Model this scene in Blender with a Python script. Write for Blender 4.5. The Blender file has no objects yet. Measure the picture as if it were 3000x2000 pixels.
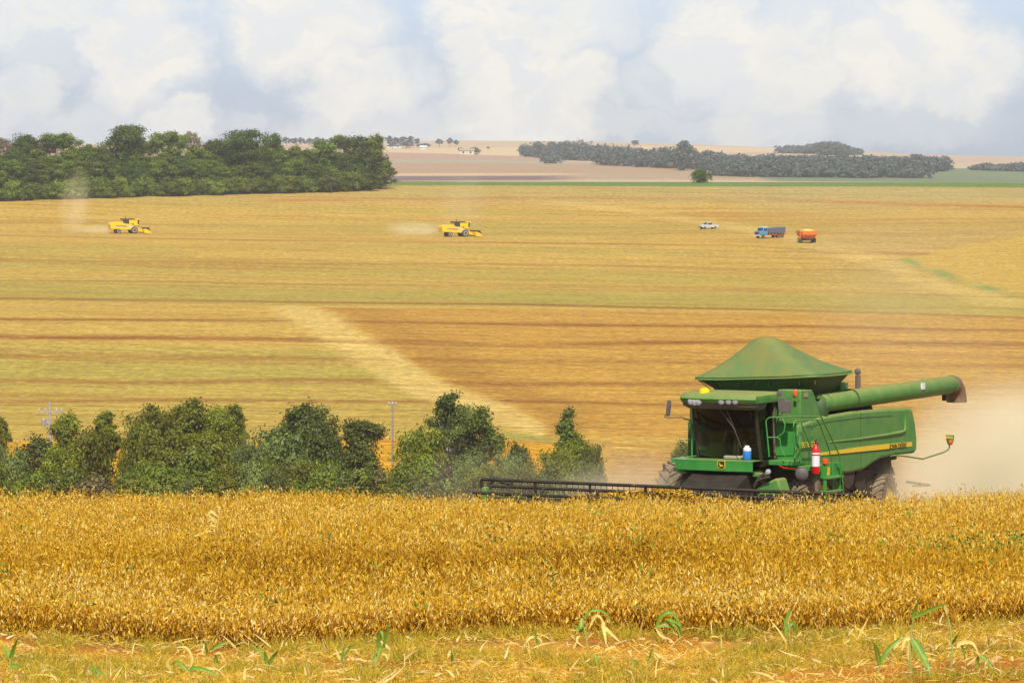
import bpy, bmesh, math, random
import numpy as np
from mathutils import Vector, Matrix
R = math.radians
sc = bpy.context.scene
col = sc.collection

# ------------------------------------------------------------------ camera
F = 12800.0                      # focal length in units of 1/3000 of the frame width
PITCH = math.atan(550 / F)
cam = bpy.data.cameras.new('camera'); camo = bpy.data.objects.new('camera', cam); col.objects.link(camo)
cam.sensor_width = 36; cam.lens = F / 3000 * 36; cam.clip_start = 1; cam.clip_end = 40000
camo.location = (0, 0, 0); camo.rotation_euler = (math.pi / 2 - PITCH, 0, 0)
sc.camera = camo
# ------------------------------------------------------------------ light
SUN_EL, SUN_AZ = 51.0, 176.0     # azimuth of the sun, clockwise from +Y (behind the camera)
sd = Vector((math.sin(R(SUN_AZ)) * math.cos(R(SUN_EL)), math.cos(R(SUN_AZ)) * math.cos(R(SUN_EL)), math.sin(R(SUN_EL))))
sl = bpy.data.lights.new('sun', 'SUN'); sl.energy = 4.3; sl.angle = R(0.5); sl.color = (1, 0.95, 0.86)
so = bpy.data.objects.new('sun', sl); col.objects.link(so); so.rotation_euler = (-sd).to_track_quat('-Z', 'Y').to_euler()
sc.view_settings.view_transform = 'Standard'; sc.view_settings.look = 'None'
sc.view_settings.exposure = 0.0; sc.view_settings.gamma = 1.0; sc.view_settings.use_curve_mapping = False
sc.cycles.use_denoising = True
sc.cycles.max_bounces = 6; sc.cycles.diffuse_bounces = 3; sc.cycles.transparent_max_bounces = 16; sc.cycles.volume_bounces = 2
sc.cycles.volume_max_steps = 64


class NT:
    """small helper to write node trees"""
    def __init__(s, nt): s.t = nt; s.n = nt.nodes; s.l = nt.links
    def put(s, sock, v):
        if isinstance(v, bpy.types.NodeSocket): s.l.new(v, sock)
        elif v is not None:
            try: sock.default_value = v
            except Exception: sock.default_value = (*v, 1.0)
    def node(s, typ, outs=0, **kw):
        n = s.n.new(typ)
        for k, v in kw.items():
            if k.startswith('i_'):
                k2 = k[2:]; k2 = int(k2) if k2.isdigit() else k2.replace('_', ' ')
                s.put(n.inputs[k2], v)
            else: setattr(n, k, v)
        return n
    def m(s, op, a, b=None, c=None, clamp=False):
        n = s.n.new('ShaderNodeMath'); n.operation = op; n.use_clamp = clamp
        s.put(n.inputs[0], a); s.put(n.inputs[1], b); s.put(n.inputs[2], c)
        return n.outputs[0]
    def mr(s, v, a, b, c=0.0, d=1.0, smooth=False):
        n = s.n.new('ShaderNodeMapRange'); n.interpolation_type = 'SMOOTHSTEP' if smooth else 'LINEAR'
        s.put(n.inputs[0], v)
        for i, x in enumerate((a, b, c, d)): s.put(n.inputs[i + 1], x)
        return n.outputs[0]
    def mix(s, f, a, b, mode='MIX'):
        n = s.n.new('ShaderNodeMix'); n.data_type = 'RGBA'; n.blend_type = mode
        s.put(n.inputs[0], f); s.put(n.inputs[6], a); s.put(n.inputs[7], b)
        return n.outputs[2]
    def noise(s, vec, scale, detail=3, rough=0.55, dist=0.0):
        n = s.n.new('ShaderNodeTexNoise'); s.put(n.inputs['Vector'], vec)
        n.inputs['Scale'].default_value = scale; n.inputs['Detail'].default_value = detail
        n.inputs['Roughness'].default_value = rough; n.inputs['Distortion'].default_value = dist
        return n.outputs[0]
    def xyz(s, v):
        n = s.n.new('ShaderNodeSeparateXYZ'); s.put(n.inputs[0], v); return n.outputs
    def comb(s, x, y, z):
        n = s.n.new('ShaderNodeCombineXYZ'); s.put(n.inputs[0], x); s.put(n.inputs[1], y); s.put(n.inputs[2], z); return n.outputs[0]
    def attr(s, name):
        n = s.n.new('ShaderNodeAttribute'); n.attribute_name = name; return n


# ------------------------------------------------------------------ world: sky and far clouds
w = bpy.data.worlds.new('World'); sc.world = w; w.use_nodes = True
N = NT(w.node_tree); w.node_tree.nodes.clear()
sky = N.node('ShaderNodeTexSky', sky_type='NISHITA'); sky.sun_disc = False
sky.sun_elevation = R(SUN_EL); sky.sun_rotation = R(SUN_AZ); sky.air_density = 1.0; sky.dust_density = 1.5
tc = N.n.new('ShaderNodeTexCoord'); gx, gy, gz = N.xyz(tc.outputs['Generated'])
gyc = N.m('MAXIMUM', N.m('ABSOLUTE', gy), 0.02)
az = N.m('DIVIDE', gx, gyc); el = N.m('DIVIDE', gz, gyc)
cvec = N.comb(az, N.m('MULTIPLY', el, 1.3), 0)
w1 = N.noise(cvec, 55, 8, 0.62); w2 = N.noise(N.comb(N.m('ADD', az, 3.7), el, 1.0), 55, 8, 0.62)
aw = N.m('ADD', az, N.m('MULTIPLY', N.m('SUBTRACT', w1, 0.5), 0.030))
ew = N.m('ADD', el, N.m('MULTIPLY', N.m('SUBTRACT', w2, 0.5), 0.024))
# cumulus banks: azimuth and elevation (tangents), radii, strength
CL = [(-.085, .024, .017, .020, 1), (-.103, .034, .02, .010, .8), (-.112, .012, .010, .010, .7), (-.076, .006, .010, .007, 1),
      (-.094, .004, .022, .010, .6), (-.048, .031, .024, .016, 1), (-.034, .014, .020, .012, 1), (-.030, .006, .03, .008, .7),
      (-.060, .004, .016, .004, .4), (-.006, .028, .014, .018, 1), (.004, .012, .022, .020, 1), (.012, .032, .022, .012, .9),
      (-.012, .006, .022, .008, .55), (.030, .006, .025, .005, .45), (.046, .026, .016, .018, 1), (.060, .020, .024, .018, .9),
      (.058, .007, .020, .011, .7), (.090, .024, .024, .017, 1), (.104, .018, .018, .013, .9), (.078, .033, .03, .006, .6),
      (.085, .006, .03, .006, .4), (-.112, .031, .022, .009, .8), (-.106, .022, .012, .006, .5), (.034, .016, .014, .009, .5), (.012, .001, .05, .003, .2)]
dens = None
for a, e, ra, re, st in CL:
    dx = N.m('DIVIDE', N.m('SUBTRACT', aw, a), ra); dz = N.m('DIVIDE', N.m('SUBTRACT', ew, e), re)
    q = N.m('SQRT', N.m('ADD', N.m('MULTIPLY', dx, dx), N.m('MULTIPLY', dz, dz)))
    v = N.mr(q, 1.14, 0.50, 0, st * .88, True)
    dens = v if dens is None else N.m('MAXIMUM', dens, v)
# the rest of the sky carries broken cumulus too
gen = N.noise(N.comb(N.m('MULTIPLY', az, .55), N.m('MULTIPLY', el, 1.1), 2.0), 5.5, 6, 0.6)
gm = N.mr(gen, 0.5, 0.64, 0, .45, True)
outside = N.m('MAXIMUM', N.mr(N.m('ABSOLUTE', az), .125, .16), N.mr(el, .043, .075))
outside = N.m('MULTIPLY', outside, N.mr(el, .9, .5))
dens = N.m('MAXIMUM', dens, N.m('MULTIPLY', gm, outside))
puff = N.noise(N.comb(aw, N.m('MULTIPLY', ew, 1.4), 0.5), 62, 8, 0.62, .6)
cl_col = N.mix(N.mr(puff, .42, .60), (8.9, 8.8, 8.6, 1), (10.3, 9.7, 8.5, 1))
blue = N.mix(N.mr(el, 0.0, .04), (6.7, 8.3, 10.9, 1), (7.1, 8.5, 10.7, 1))
base = N.mix(N.mr(el, .06, .6), N.mix(.15, blue, sky.outputs[0]), sky.outputs[0])
base = N.mix(N.mr(gz, .05, -.05), base, sky.outputs[0])
fin = N.mix(N.m('MULTIPLY', dens, .9), base, cl_col)
bg = N.node('ShaderNodeBackground', i_0=fin, i_1=0.1)
wo = N.n.new('ShaderNodeOutputWorld'); N.l.new(bg.outputs[0], wo.inputs[0])


# ------------------------------------------------------------------ helpers
def tag(o, label=None, cat=None, group=None, kind=None):
    if label: o['label'] = label
    if cat: o['category'] = cat
    if group: o['group'] = group
    if kind: o['kind'] = kind
    return o

def empty(name, loc, rz=0, scale=None):
    o = bpy.data.objects.new(name, None); col.objects.link(o); o.location = loc; o.rotation_euler = (0, 0, rz)
    o.empty_display_size = 0.2
    if scale: o.scale = scale
    return o

def copy_tree(o, parent=None):
    c = o.copy(); col.objects.link(c); c.parent = parent
    for ch in list(o.children): copy_tree(ch, c)
    return c

def np_mesh(name, V, Fc, attrs=None, mat=None, smooth=False):
    me = bpy.data.meshes.new(name); V = np.asarray(V, np.float32); Fc = np.asarray(Fc, np.int32)
    k = Fc.shape[1]; me.vertices.add(len(V)); me.vertices.foreach_set('co', V.ravel())
    me.loops.add(Fc.size); me.loops.foreach_set('vertex_index', Fc.ravel())
    me.polygons.add(len(Fc)); me.polygons.foreach_set('loop_start', np.arange(0, Fc.size, k, dtype=np.int32))
    me.polygons.foreach_set('loop_total', np.full(len(Fc), k, np.int32))
    if smooth: me.polygons.foreach_set('use_smooth', np.ones(len(Fc), bool))
    for nm, arr in (attrs or {}).items():
        arr = np.asarray(arr, np.float32)
        if arr.ndim == 1:
            a = me.attributes.new(nm, 'FLOAT', 'POINT'); a.data.foreach_set('value', arr)
        else:
            a = me.attributes.new(nm, 'FLOAT_COLOR', 'POINT'); a.data.foreach_set('color', arr.ravel())
    if mat: me.materials.append(mat)
    me.update(calc_edges=True)
    return me

def mobj(name, me, parent=None, loc=None):
    o = bpy.data.objects.new(name, me); col.objects.link(o); o.parent = parent
    if loc is not None: o.location = loc
    return o


class MB:
    def __init__(s, fr=None): s.bm = bmesh.new(); s.fr = fr or (lambda p: Vector(p))
    def vs(s, pts): return [s.bm.verts.new(s.fr(p)) for p in pts]
    def box(s, a, b):
        x0, y0, z0 = a; x1, y1, z1 = b
        return s.prism([(x0, y0, z0), (x1, y0, z0), (x1, y1, z0), (x0, y1, z0)], (0, 0, z1 - z0))
    def prism(s, pts, off):
        a = s.vs(pts); b = s.vs([(p[0] + off[0], p[1] + off[1], p[2] + off[2]) for p in pts]); n = len(a)
        s.bm.faces.new(a); s.bm.faces.new(b)
        for i in range(n): s.bm.faces.new((a[i], a[(i + 1) % n], b[(i + 1) % n], b[i]))
        return s
    def loft(s, rings, cap=True, closed=True):
        vr = [s.vs(r) for r in rings]; n = len(vr[0])
        for A, B in zip(vr, vr[1:]):
            for i in range(n if closed else n - 1): s.bm.faces.new((A[i], A[(i + 1) % n], B[(i + 1) % n], B[i]))
        if cap and closed: s.bm.faces.new(vr[0]); s.bm.faces.new(vr[-1])
        return s
    def tube(s, pts, r, n=8, cap=True, soft=0):
        P = [Vector(p) for p in pts]
        if soft:
            Q = [P[0]]
            for i in range(1, len(P) - 1):
                a, b, c = P[i - 1], P[i], P[i + 1]
                d1 = min(soft, (b - a).length * .45); d2 = min(soft, (c - b).length * .45)
                p0 = b + (a - b).normalized() * d1; p2 = b + (c - b).normalized() * d2
                for k in range(5):
                    t = k / 4; Q.append(p0 * (1 - t) ** 2 + b * 2 * t * (1 - t) + p2 * t * t)
            P = Q + [P[-1]]
        rr = r if isinstance(r, (list, tuple)) else [r] * len(P)
        if len(rr) != len(P): rr = [rr[0] + (rr[-1] - rr[0]) * i / (len(P) - 1) for i in range(len(P))]
        d = (P[1] - P[0]).normalized(); up = Vector((0, 0, 1)) if abs(d.z) < .9 else Vector((1, 0, 0))
        x = d.cross(up).normalized(); rings = []
        for i, p in enumerate(P):
            dd = (P[min(i + 1, len(P) - 1)] - P[max(i - 1, 0)])
            if dd.length > 1e-9: d = dd.normalized()
            x = (x - d * x.dot(d)).normalized(); y = d.cross(x)
            rings.append([tuple(p + (x * math.cos(2 * math.pi * k / n) + y * math.sin(2 * math.pi * k / n)) * rr[i]) for k in range(n)])
        return s.loft(rings, cap)
    def lathe(s, c, axis, prof, n=24, squash=None):
        c = Vector(c); a = Vector(axis).normalized(); x = a.orthogonal().normalized(); y = a.cross(x); rings = []
        for t, r in prof:
            rings.append([tuple(c + a * t + (x * math.cos(2 * math.pi * k / n) + y * math.sin(2 * math.pi * k / n)) * max(r, 1e-4)) for k in range(n)])
        return s.loft(rings)
    def ball(s, c, rx, ry=None, rz=None, n=12):
        ry = ry or rx; rz = rz or rx; rings = []
        for i in range(1, n):
            t = math.pi * i / n
            rings.append([(c[0] + rx * math.sin(t) * math.cos(2 * math.pi * k / 16), c[1] + ry * math.sin(t) * math.sin(2 * math.pi * k / 16), c[2] - rz * math.cos(t)) for k in range(16)])
        return s.loft(rings)
    def build(s, name, mat, parent=None, smooth=35, bevel=0, label=None):
        bmesh.ops.recalc_face_normals(s.bm, faces=s.bm.faces[:])
        me = bpy.data.meshes.new(name); s.bm.to_mesh(me); s.bm.free(); me.materials.append(mat)
        if smooth:
            me.polygons.foreach_set('use_smooth', [True] * len(me.polygons)); me.set_sharp_from_angle(angle=R(smooth))
        o = mobj(name, me, parent)
        if bevel:
            b = o.modifiers.new('bevel', 'BEVEL'); b.width = bevel; b.segments = 2; b.limit_method = 'ANGLE'; b.angle_limit = R(40)
            b.harden_normals = False
        if label: o['label'] = label
        return o


def mat(name, color, rough=0.6, var=0.15, dust=0.0, dcol=(.42, .30, .13), metal=0.0, nscale=3.0, coat=0.0, updust=0.0, emit=None, bump=0.0):
    m = bpy.data.materials.new(name); m.use_nodes = True; n = NT(m.node_tree); b = m.node_tree.nodes['Principled BSDF']
    tcn = n.n.new('ShaderNodeTexCoord'); ov = tcn.outputs['Object']
    nz = n.noise(ov, nscale, 5, 0.6); nz2 = n.noise(ov, nscale * 7, 4, 0.65)
    c = n.mix(n.mr(nz, .3, .7), tuple(x * (1 - var) for x in color) + (1,), tuple(min(1, x * (1 + var)) for x in color) + (1,))
    if dust or updust:
        g = n.n.new('ShaderNodeNewGeometry'); up = n.mr(n.xyz(g.outputs['Normal'])[2], .1, .95)
        f = n.m('MULTIPLY', n.mr(n.m('ADD', nz, n.m('MULTIPLY', nz2, .6)), .5, 1.1), dust * 2)
        f = n.m('ADD', f, n.m('MULTIPLY', n.m('MULTIPLY', up, updust), n.mr(nz2, .25, .7, .55, 1)), clamp=True)
        c = n.mix(f, c, (*dcol, 1))
        n.put(b.inputs['Roughness'], n.mr(f, 0, .6, rough, .9))
    else: b.inputs['Roughness'].default_value = rough
    n.put(b.inputs['Base Color'], c); b.inputs['Metallic'].default_value = metal
    b.inputs['Coat Weight'].default_value = coat
    if bump:
        bn = n.node('ShaderNodeBump', i_Strength=bump, i_Distance=0.02, i_Height=nz2); n.put(b.inputs['Normal'], bn.outputs[0])
    return m

def leafmat(name, c1, c2, trans=0.3, c3=None):
    m = bpy.data.materials.new(name); m.use_nodes = True; n = NT(m.node_tree); n.n.clear()
    t = n.attr('tint').outputs['Fac']; oi = n.n.new('ShaderNodeObjectInfo')
    c = n.mix(t, (*c1, 1), (*c2, 1))
    if c3: c = n.mix(n.mr(t, .93, .96), c, (*c3, 1))
    hv = n.node('ShaderNodeHueSaturation', i_Color=c); n.put(hv.inputs['Value'], n.mr(oi.outputs['Random'], 0, 1, .72, 1.30))
    n.put(hv.inputs['Hue'], n.mr(oi.outputs['Random'], 0, 1, .485, .512))
    d = n.node('ShaderNodeBsdfDiffuse', i_Color=hv.outputs[0]); tr = n.node('ShaderNodeBsdfTranslucent', i_Color=hv.outputs[0])
    gl = n.node('ShaderNodeBsdfGlossy', i_Roughness=.5); gl.inputs[0].default_value = (.5, .5, .5, 1)
    mx = n.node('ShaderNodeMixShader', i_0=trans); n.l.new(d.outputs[0], mx.inputs[1]); n.l.new(tr.outputs[0], mx.inputs[2])
    mx2 = n.node('ShaderNodeMixShader', i_0=.04); n.l.new(mx.outputs[0], mx2.inputs[1]); n.l.new(gl.outputs[0], mx2.inputs[2])
    o = n.n.new('ShaderNodeOutputMaterial'); n.l.new(mx2.outputs[0], o.inputs[0])
    return m


# ------------------------------------------------------------------ survey: picture directions to places on the land
def ray(px, py):
    dx = (px - 1500) / F; dz = (1000 - py) / F
    return np.array([dx, math.cos(PITCH) + dz * math.sin(PITCH), -math.sin(PITCH) + dz * math.cos(PITCH)])
def at(px, py, Y): r = ray(px, py); return r * (Y / r[1])

PY = np.array([-400, -50, 0, 25, 38, 46, 52, 62, 75, 85, 93, 97, 101.5, 105, 112, 118, 130, 200, 300, 400, 440, 480, 520, 580, 705, 800, 930, 1100, 1270, 1340, 1400, 1440, 1490, 1600, 1900, 2300, 2600, 2800, 3000, 3300, 3700, 4200, 4700, 5200, 6000, 8000.])
PZ = np.array([-3, -1.7, -1.7, -3.6, -4.9, -5.45, -5.77, -6.3, -7.03, -7.64, -8.16, -8.60, -9.22, -9.48, -9.6, -10.3, -11.6, -18.2, -26.5, -34.0, -34.9, -35.0, -34.5, -33.8, -30.3, -28.2, -25.4, -21.3, -14.9, -12.0, -10.1, -9.3, -10.2, -15, -30, -42, -24, -16.5, -12.3, -7, -1.5, 5, 12, 8, -20, -40.])
def _pchip():
    h = np.diff(PY); d = np.diff(PZ) / h; m = np.zeros_like(PY)
    for i in range(1, len(PY) - 1):
        if d[i - 1] * d[i] > 0:
            w1 = 2 * h[i] + h[i - 1]; w2 = h[i] + 2 * h[i - 1]; m[i] = (w1 + w2) / (w1 / d[i - 1] + w2 / d[i])
    m[0] = d[0]; m[-1] = d[-1]; return m
PM = _pchip()
def sstep(x, a, b): t = np.clip((np.asarray(x, float) - a) / (b - a), 0, 1); return t * t * (3 - 2 * t)
def T(x, y):
    x = np.asarray(x, float); y = np.asarray(y, float); yy = np.clip(y, PY[0], PY[-1])
    i = np.clip(np.searchsorted(PY, yy) - 1, 0, len(PY) - 2); h = PY[i + 1] - PY[i]; t = (yy - PY[i]) / h
    z = (1 + 2 * t) * (1 - t) ** 2 * PZ[i] + t * (1 - t) ** 2 * h * PM[i] + t * t * (3 - 2 * t) * PZ[i + 1] + t * t * (t - 1) * h * PM[i + 1]
    z = z - .0075 * np.clip(x, -400, 400) * sstep(y, 1100, 1400) * (1 - sstep(y, 1600, 2400))
    xr = np.clip(x + 60, 0, 900)
    z = z - .021 * xr * sstep(y, 2500, 4600) * (1 - sstep(y, 5500, 7000))
    z = z + (1.2 * np.sin(x * .011 + y * .004) + .8 * np.sin(y * .019 - x * .006)) * sstep(y, 560, 800) * (1 - .6 * sstep(y, 1200, 1400))
    z = z + (3.0 * np.sin(x * .006 + 1) * np.sin(y * .003)) * sstep(y, 1700, 2300)
    z = z + (.10 * np.sin(x * .35 + y * .11) + .06 * np.sin(x * .9 - y * .23 + 1)) * (1 - sstep(y, 92, 100))
    return z
def hit(px, py, y0=500, y1=1445):
    r = ray(px, py); ys = np.linspace(y0, y1, 6000); xs = r[0] / r[1] * ys; zs = r[2] / r[1] * ys
    k = np.nonzero(T(xs, ys) >= zs)[0]
    j = k[0] if len(k) else int(np.argmax(T(xs, ys) - zs))
    return np.array([xs[j], ys[j], float(T(xs[j], ys[j]))])

# ------------------------------------------------------------------ ground sheet
def steps(parts):
    out = []
    for a, b, s in parts: out += list(np.arange(a, b, s))
    return np.array(out)
gxs = steps([(0, 18, .6), (18, 60, 2.), (60, 250, 3.2), (250, 640, 8), (640, 6001, 160)]); gxs = np.concatenate([-gxs[:0:-1], gxs])
gys = steps([(-400, 30, 20), (30, 60, .5), (60, 130, 1.2), (130, 400, 10), (400, 520, 3), (520, 1520, 2.6), (1520, 2500, 25), (2500, 5300, 14), (5300, 6001, 100)])
GX, GY = np.meshgrid(gxs, gys); GZ = T(GX, GY)
rng = np.random.default_rng(5)

def smooth_noise(x, y, sx, sy, seed):
    r = np.random.default_rng(seed); g = r.random((64, 64))
    u = x / sx + 1000; v = y / sy + 1000; i = np.floor(u).astype(int); j = np.floor(v).astype(int); a = u - i; b = v - j
    a = a * a * (3 - 2 * a); b = b * b * (3 - 2 * b); G = lambda p, q: g[p % 64, q % 64]
    return (G(i, j) * (1 - a) * (1 - b) + G(i + 1, j) * a * (1 - b) + G(i, j + 1) * (1 - a) * b + G(i + 1, j + 1) * a * b)

STRAW = np.array([.54, .338, .060]); BROWN = np.array([.44, .225, .028]); OLIVE = np.array([.35, .295, .045]); PALE = np.array([.65, .45, .12])
GOLD = np.array([.62, .30, .012]); SOIL = np.array([.30, .085, .02]); GREEN = np.array([.12, .20, .04])
C = np.zeros(GX.shape + (3,)); C[:] = STRAW
def blend(mask, c, k=1.0):
    global C
    m = np.clip(mask * k, 0, 1)[..., None]; C = C * (1 - m) + np.asarray(c) * m
cc = GY + .2 * GX
n1 = smooth_noise(GX, cc, 140, 30, 1); n2 = smooth_noise(GX, cc, 60, 9, 2); n3 = smooth_noise(GX, cc, 260, 60, 3)
hill = sstep(GY, 500, 515) * (1 - sstep(GY, 1400, 1425))
def ycurve(pts):      # a line over the hillside: depth as a function of x
    P = np.array([hit(*p) for p in pts]); o = np.argsort(P[:, 0]); return np.interp(GX, P[o, 0], P[o, 1])
def xband(pts):       # a strip down the hillside: centre and half width as a function of depth
    P = []; 
    for px, py, hw in pts:
        h = hit(px, py); P.append((h[1], h[0], hw / F * h[1]))
    P = np.array(sorted(P)); d = GX - np.interp(GY, P[:, 0], P[:, 1]); wd = np.interp(GY, P[:, 0], P[:, 2])
    wd = wd * (1 - sstep(GY, P[-1, 0] - 3, P[-1, 0] + 3)) * sstep(GY, P[0, 0] - 3, P[0, 0] + 3)
    return d, np.maximum(wd, 1e-3)
blend(hill * sstep(n1, .45, .8), OLIVE, .45)
blend(hill * sstep(n2, .62, .85), BROWN, .45)
# brown harvested ground right of the diagonal straw trail, olive ground above it
yl = ycurve([(0, 885), (800, 898), (1500, 903), (2200, 915), (3000, 930)])
d1, w1_ = xband([(850, 896, 70), (900, 920, 95), (960, 960, 85), (1040, 1010, 95), (1120, 1060, 95), (1200, 1110, 95), (1290, 1150, 105), (1390, 1185, 115), (1460, 1215, 100), (1530, 1245, 70), (1575, 1275, 30)])
near = (1 - sstep(GY, yl - 6, yl + 1)) * hill
blend(near * sstep(d1 / w1_, .2, 1.2) * np.where(w1_ > .01, 1, 0), BROWN * 1.15, .75)
blend(near * sstep(d1 / w1_, .9, 1.6) * (1 - sstep(d1 / w1_, 2.2, 4)) * np.where(w1_ > .01, 1, 0), BROWN * .95, .85)
ol = sstep(GY, yl, yl + 14) * (1 - sstep(GY, yl + 60, yl + 150)) * sstep(n3, .25, .7)
blend(hill * ol, OLIVE, .65)
ol2 = (1 - sstep(GY, 640, 700)) * (1 - sstep(d1, -6, 0)) * sstep(GY, 520, 545)
blend(hill * ol2, OLIVE * 1.03, .38)
for seed, yy, wd, k in ((0, (872, 885, 892, 905, 930), 3.0, .8), (1, (935, 940, 950, 958, 965), 3.0, .7), (2, (985, 995, 1010, 1000, 1010), 3.2, .75), (3, (690, 705, 712, 722, 760), 2.6, .6),
                        (4, (760, 770, 775, 786, 800), 2.4, .35), (5, (1040, 1045, 1055, 1062, 1070), 2.6, .6), (6, (1120, 1115, 1125, 1128, 1140), 2.6, .6), (7, (1180, 1170, 1180, 1185, 1195), 2.2, .6), (8, (820, 832, 838, 850, 870), 2.2, .4), (9, (650, 660, 668, 675, 690), 2.0, .25)):
    yc = ycurve(list(zip((0, 800, 1500, 2200, 3000), yy))) + (smooth_noise(GX, GY * 0, 25, 1, 40 + seed) - .5) * 7
    blend(hill * np.exp(-((GY - yc) / (wd * 1.35)) ** 2) * (.5 + .9 * smooth_noise(GX, GY, 30, 30, 60 + seed)), (.27, .10, .010), k * 1.15)
st = sstep(np.abs(d1) / w1_, 1.12, .6) * (.55 + .6 * smooth_noise(GX + .35 * GY, GY, 5, 14, 9))
blend(hill * st, PALE, .95)
d2, w2_ = xband([(1560, 588, 130), (1750, 605, 90), (1950, 632, 80), (2150, 662, 85), (2290, 690, 85), (2400, 715, 85), (2520, 750, 90), (2620, 785, 70), (2720, 825, 75), (2860, 865, 100), (2990, 900, 150)])
blend(hill * sstep(np.abs(d2) / w2_, 1.2, .3) * (.5 + .6 * smooth_noise(GX, GY, 6, 10, 19)), PALE * np.array([.98, .96, .9]), .75)
blend(hill * sstep(d2 / w2_, .8, 2.0) * sstep(GY, yl + 120, yl + 190) * sstep(n2, .2, .8), BROWN * 1.15, .22)
# uncut patch at the right
PT = np.array([hit(*p) for p in ((3080, 890), (3000, 872), (2950, 856), (2850, 832), (2750, 795), (2690, 773), (2655, 762), (2680, 750), (2800, 722), (3000, 690), (3300, 660))]); o_s = np.argsort(PT[:, 1])
dpat = GX - np.interp(GY, PT[o_s, 1], PT[o_s, 0], left=400, right=400) + 1.2 * (smooth_noise(GX, GY, 6, 9, 91) - .5)
pat = sstep(dpat, -.5, 1.5)
blend(hill * pat, (.55, .345, .05), .8)
blend(hill * (1 - pat) * sstep(GX, 60, 80) * sstep(GY, PT[6, 1] - 40, PT[6, 1] + 60) * sstep(n3, .2, .7), (.42, .30, .085), .55)
blend(hill * np.exp(-((dpat + .3) / 1.2) ** 2) * (1 - sstep(GY, PT[6, 1], PT[6, 1] + 12)), GREEN * 1.4, .9)
yr = ycurve([(0, 594), (700, 590), (1100, 583), (1500, 580), (2200, 580), (2600, 596), (3000, 607)])
xl = hit(780, 588)[0]
blend(hill * np.exp(-((GY - yr) / 7) ** 2) * sstep(GX, xl - 10, xl + 5) * (.5 + .6 * smooth_noise(GX, GY, 16, 40, 33)), (.44, .15, .015), 1.0)
blend(hill * sstep(GY, 1260, 1340), (.48, .345, .12), .5)
blend(hill * sstep(GY, 1290, 1350) * sstep(GX, 20, 80), (.40, .33, .11), .45)
yg = 1392 + 6 * smooth_noise(GX, GY * 0, 60, 1, 71)
blend(sstep(GY, yg - 4, yg + 2) * (1 - sstep(GY, 1470, 1480)) * sstep(GX, -60, -36), (.11, .21, .04), .9)
# the uncut golden beans and the red soil in the valley
ygd = ycurve([(0, 1292), (400, 1300), (1000, 1285), (1450, 1282), (1640, 1300)]); xr_ = hit(1640, 1330, 440, 700)[0]
blend((1 - sstep(GY, ygd - 2, ygd + 1)) * (1 - sstep(GX, xr_ - 1, xr_ + 4)) * sstep(GY, 300, 320), GOLD, 1)
gcv = sstep(GX, hit(1450, 1290)[0], hit(1470, 1290)[0]) * (1 - sstep(GX, hit(1600, 1290)[0], hit(1640, 1290)[0])) * np.exp(-((GY - ygd - 5) / 6) ** 2)
blend(gcv, (.25, .28, .05), .7)
blend((1 - sstep(GY, 500, 520)) * sstep(GX, xr_, xr_ + 8) * sstep(GY, 300, 320), (.46, .25, .06), 1)
blend((1 - sstep(GY, 462, 474)) * (1 - sstep(GX, xr_, xr_ + 8)), SOIL * np.array([1.4, 1.5, 1.4]), .85)
blend((1 - sstep(GY, 120, 140)), (.30, .14, .045), 1)
blend((1 - sstep(GY, 50.5, 52)) , (.56, .27, .035), 1)
blend((1 - sstep(GY, 51.5, 53)) * sstep(smooth_noise(GX, GY, 1.6, 1.0, 77), .60, .72), (.42, .12, .014), .8)
# far fields
far = sstep(GY, 1600, 1700); blend(far, (.55, .40, .24), 1)
fn = smooth_noise(GX, GY, 300, 300, 21)
def farline(pts): 
    P = np.array([hit(px, py, 2450, 5200) for px, py in pts]); return np.interp(GX, P[:, 0], P[:, 1])
def fband(lo, hi, c, k=1, x0=None, x1=None):
    a = farline(lo); b = farline(hi); m = sstep(GY, a - 12, a + 12) * (1 - sstep(GY, b - 12, b + 12))
    if x0: m = m * sstep(GX, hit(x0, 480, 2450, 5200)[0] - 10, hit(x0, 480, 2450, 5200)[0] + 10)
    if x1: m = m * (1 - sstep(GX, hit(x1, 480, 2450, 5200)[0] - 20, hit(x1, 480, 2450, 5200)[0] + 20))
    blend(m, c, k)
fband([(1000, 530), (3100, 545)], [(1000, 500), (1500, 498), (1800, 505), (3100, 525)], (.42, .30, .17))
fband([(1000, 532), (3100, 545)], [(1000, 516), (1500, 516), (3100, 530)], (.20, .13, .11), 1, x1=1620)
fband([(1000, 516), (3100, 530)], [(1000, 508), (1500, 507), (3100, 528)], (.62, .42, .20), 1, x1=1650)
fband([(1000, 508), (1500, 507), (3100, 528)], [(1000, 476), (1500, 478), (3100, 500)], (.43, .28, .155), 1, x1=2050)
fband([(1000, 476), (1500, 478), (3100, 500)], [(1000, 466), (1500, 468), (3100, 488)], (.36, .32, .20), .8, x1=1800)
fband([(1000, 466), (1500, 470), (3100, 488)], [(1000, 444), (1500, 447), (3100, 470)], (.46, .28, .18), 1, x1=1620)
fband([(1900, 530), (3100, 545)], [(1900, 490), (2100, 480), (3100, 505)], (.15, .20, .09), .9, x0=2060)
fband([(1000, 444), (3100, 470)], [(1000, 436), (3100, 462)], (.64, .46, .25), 1)
fband([(2100, 470), (3100, 480)], [(2100, 448), (3100, 462)], (.52, .37, .25), 1, x0=2000)
nv = GX.size; idx = np.arange(nv).reshape(GX.shape)
quads = np.stack([idx[:-1, :-1], idx[:-1, 1:], idx[1:, 1:], idx[1:, :-1]], -1).reshape(-1, 4)
A = np.concatenate([C, (hill * (1 - pat))[..., None]], -1).reshape(-1, 4)
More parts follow.
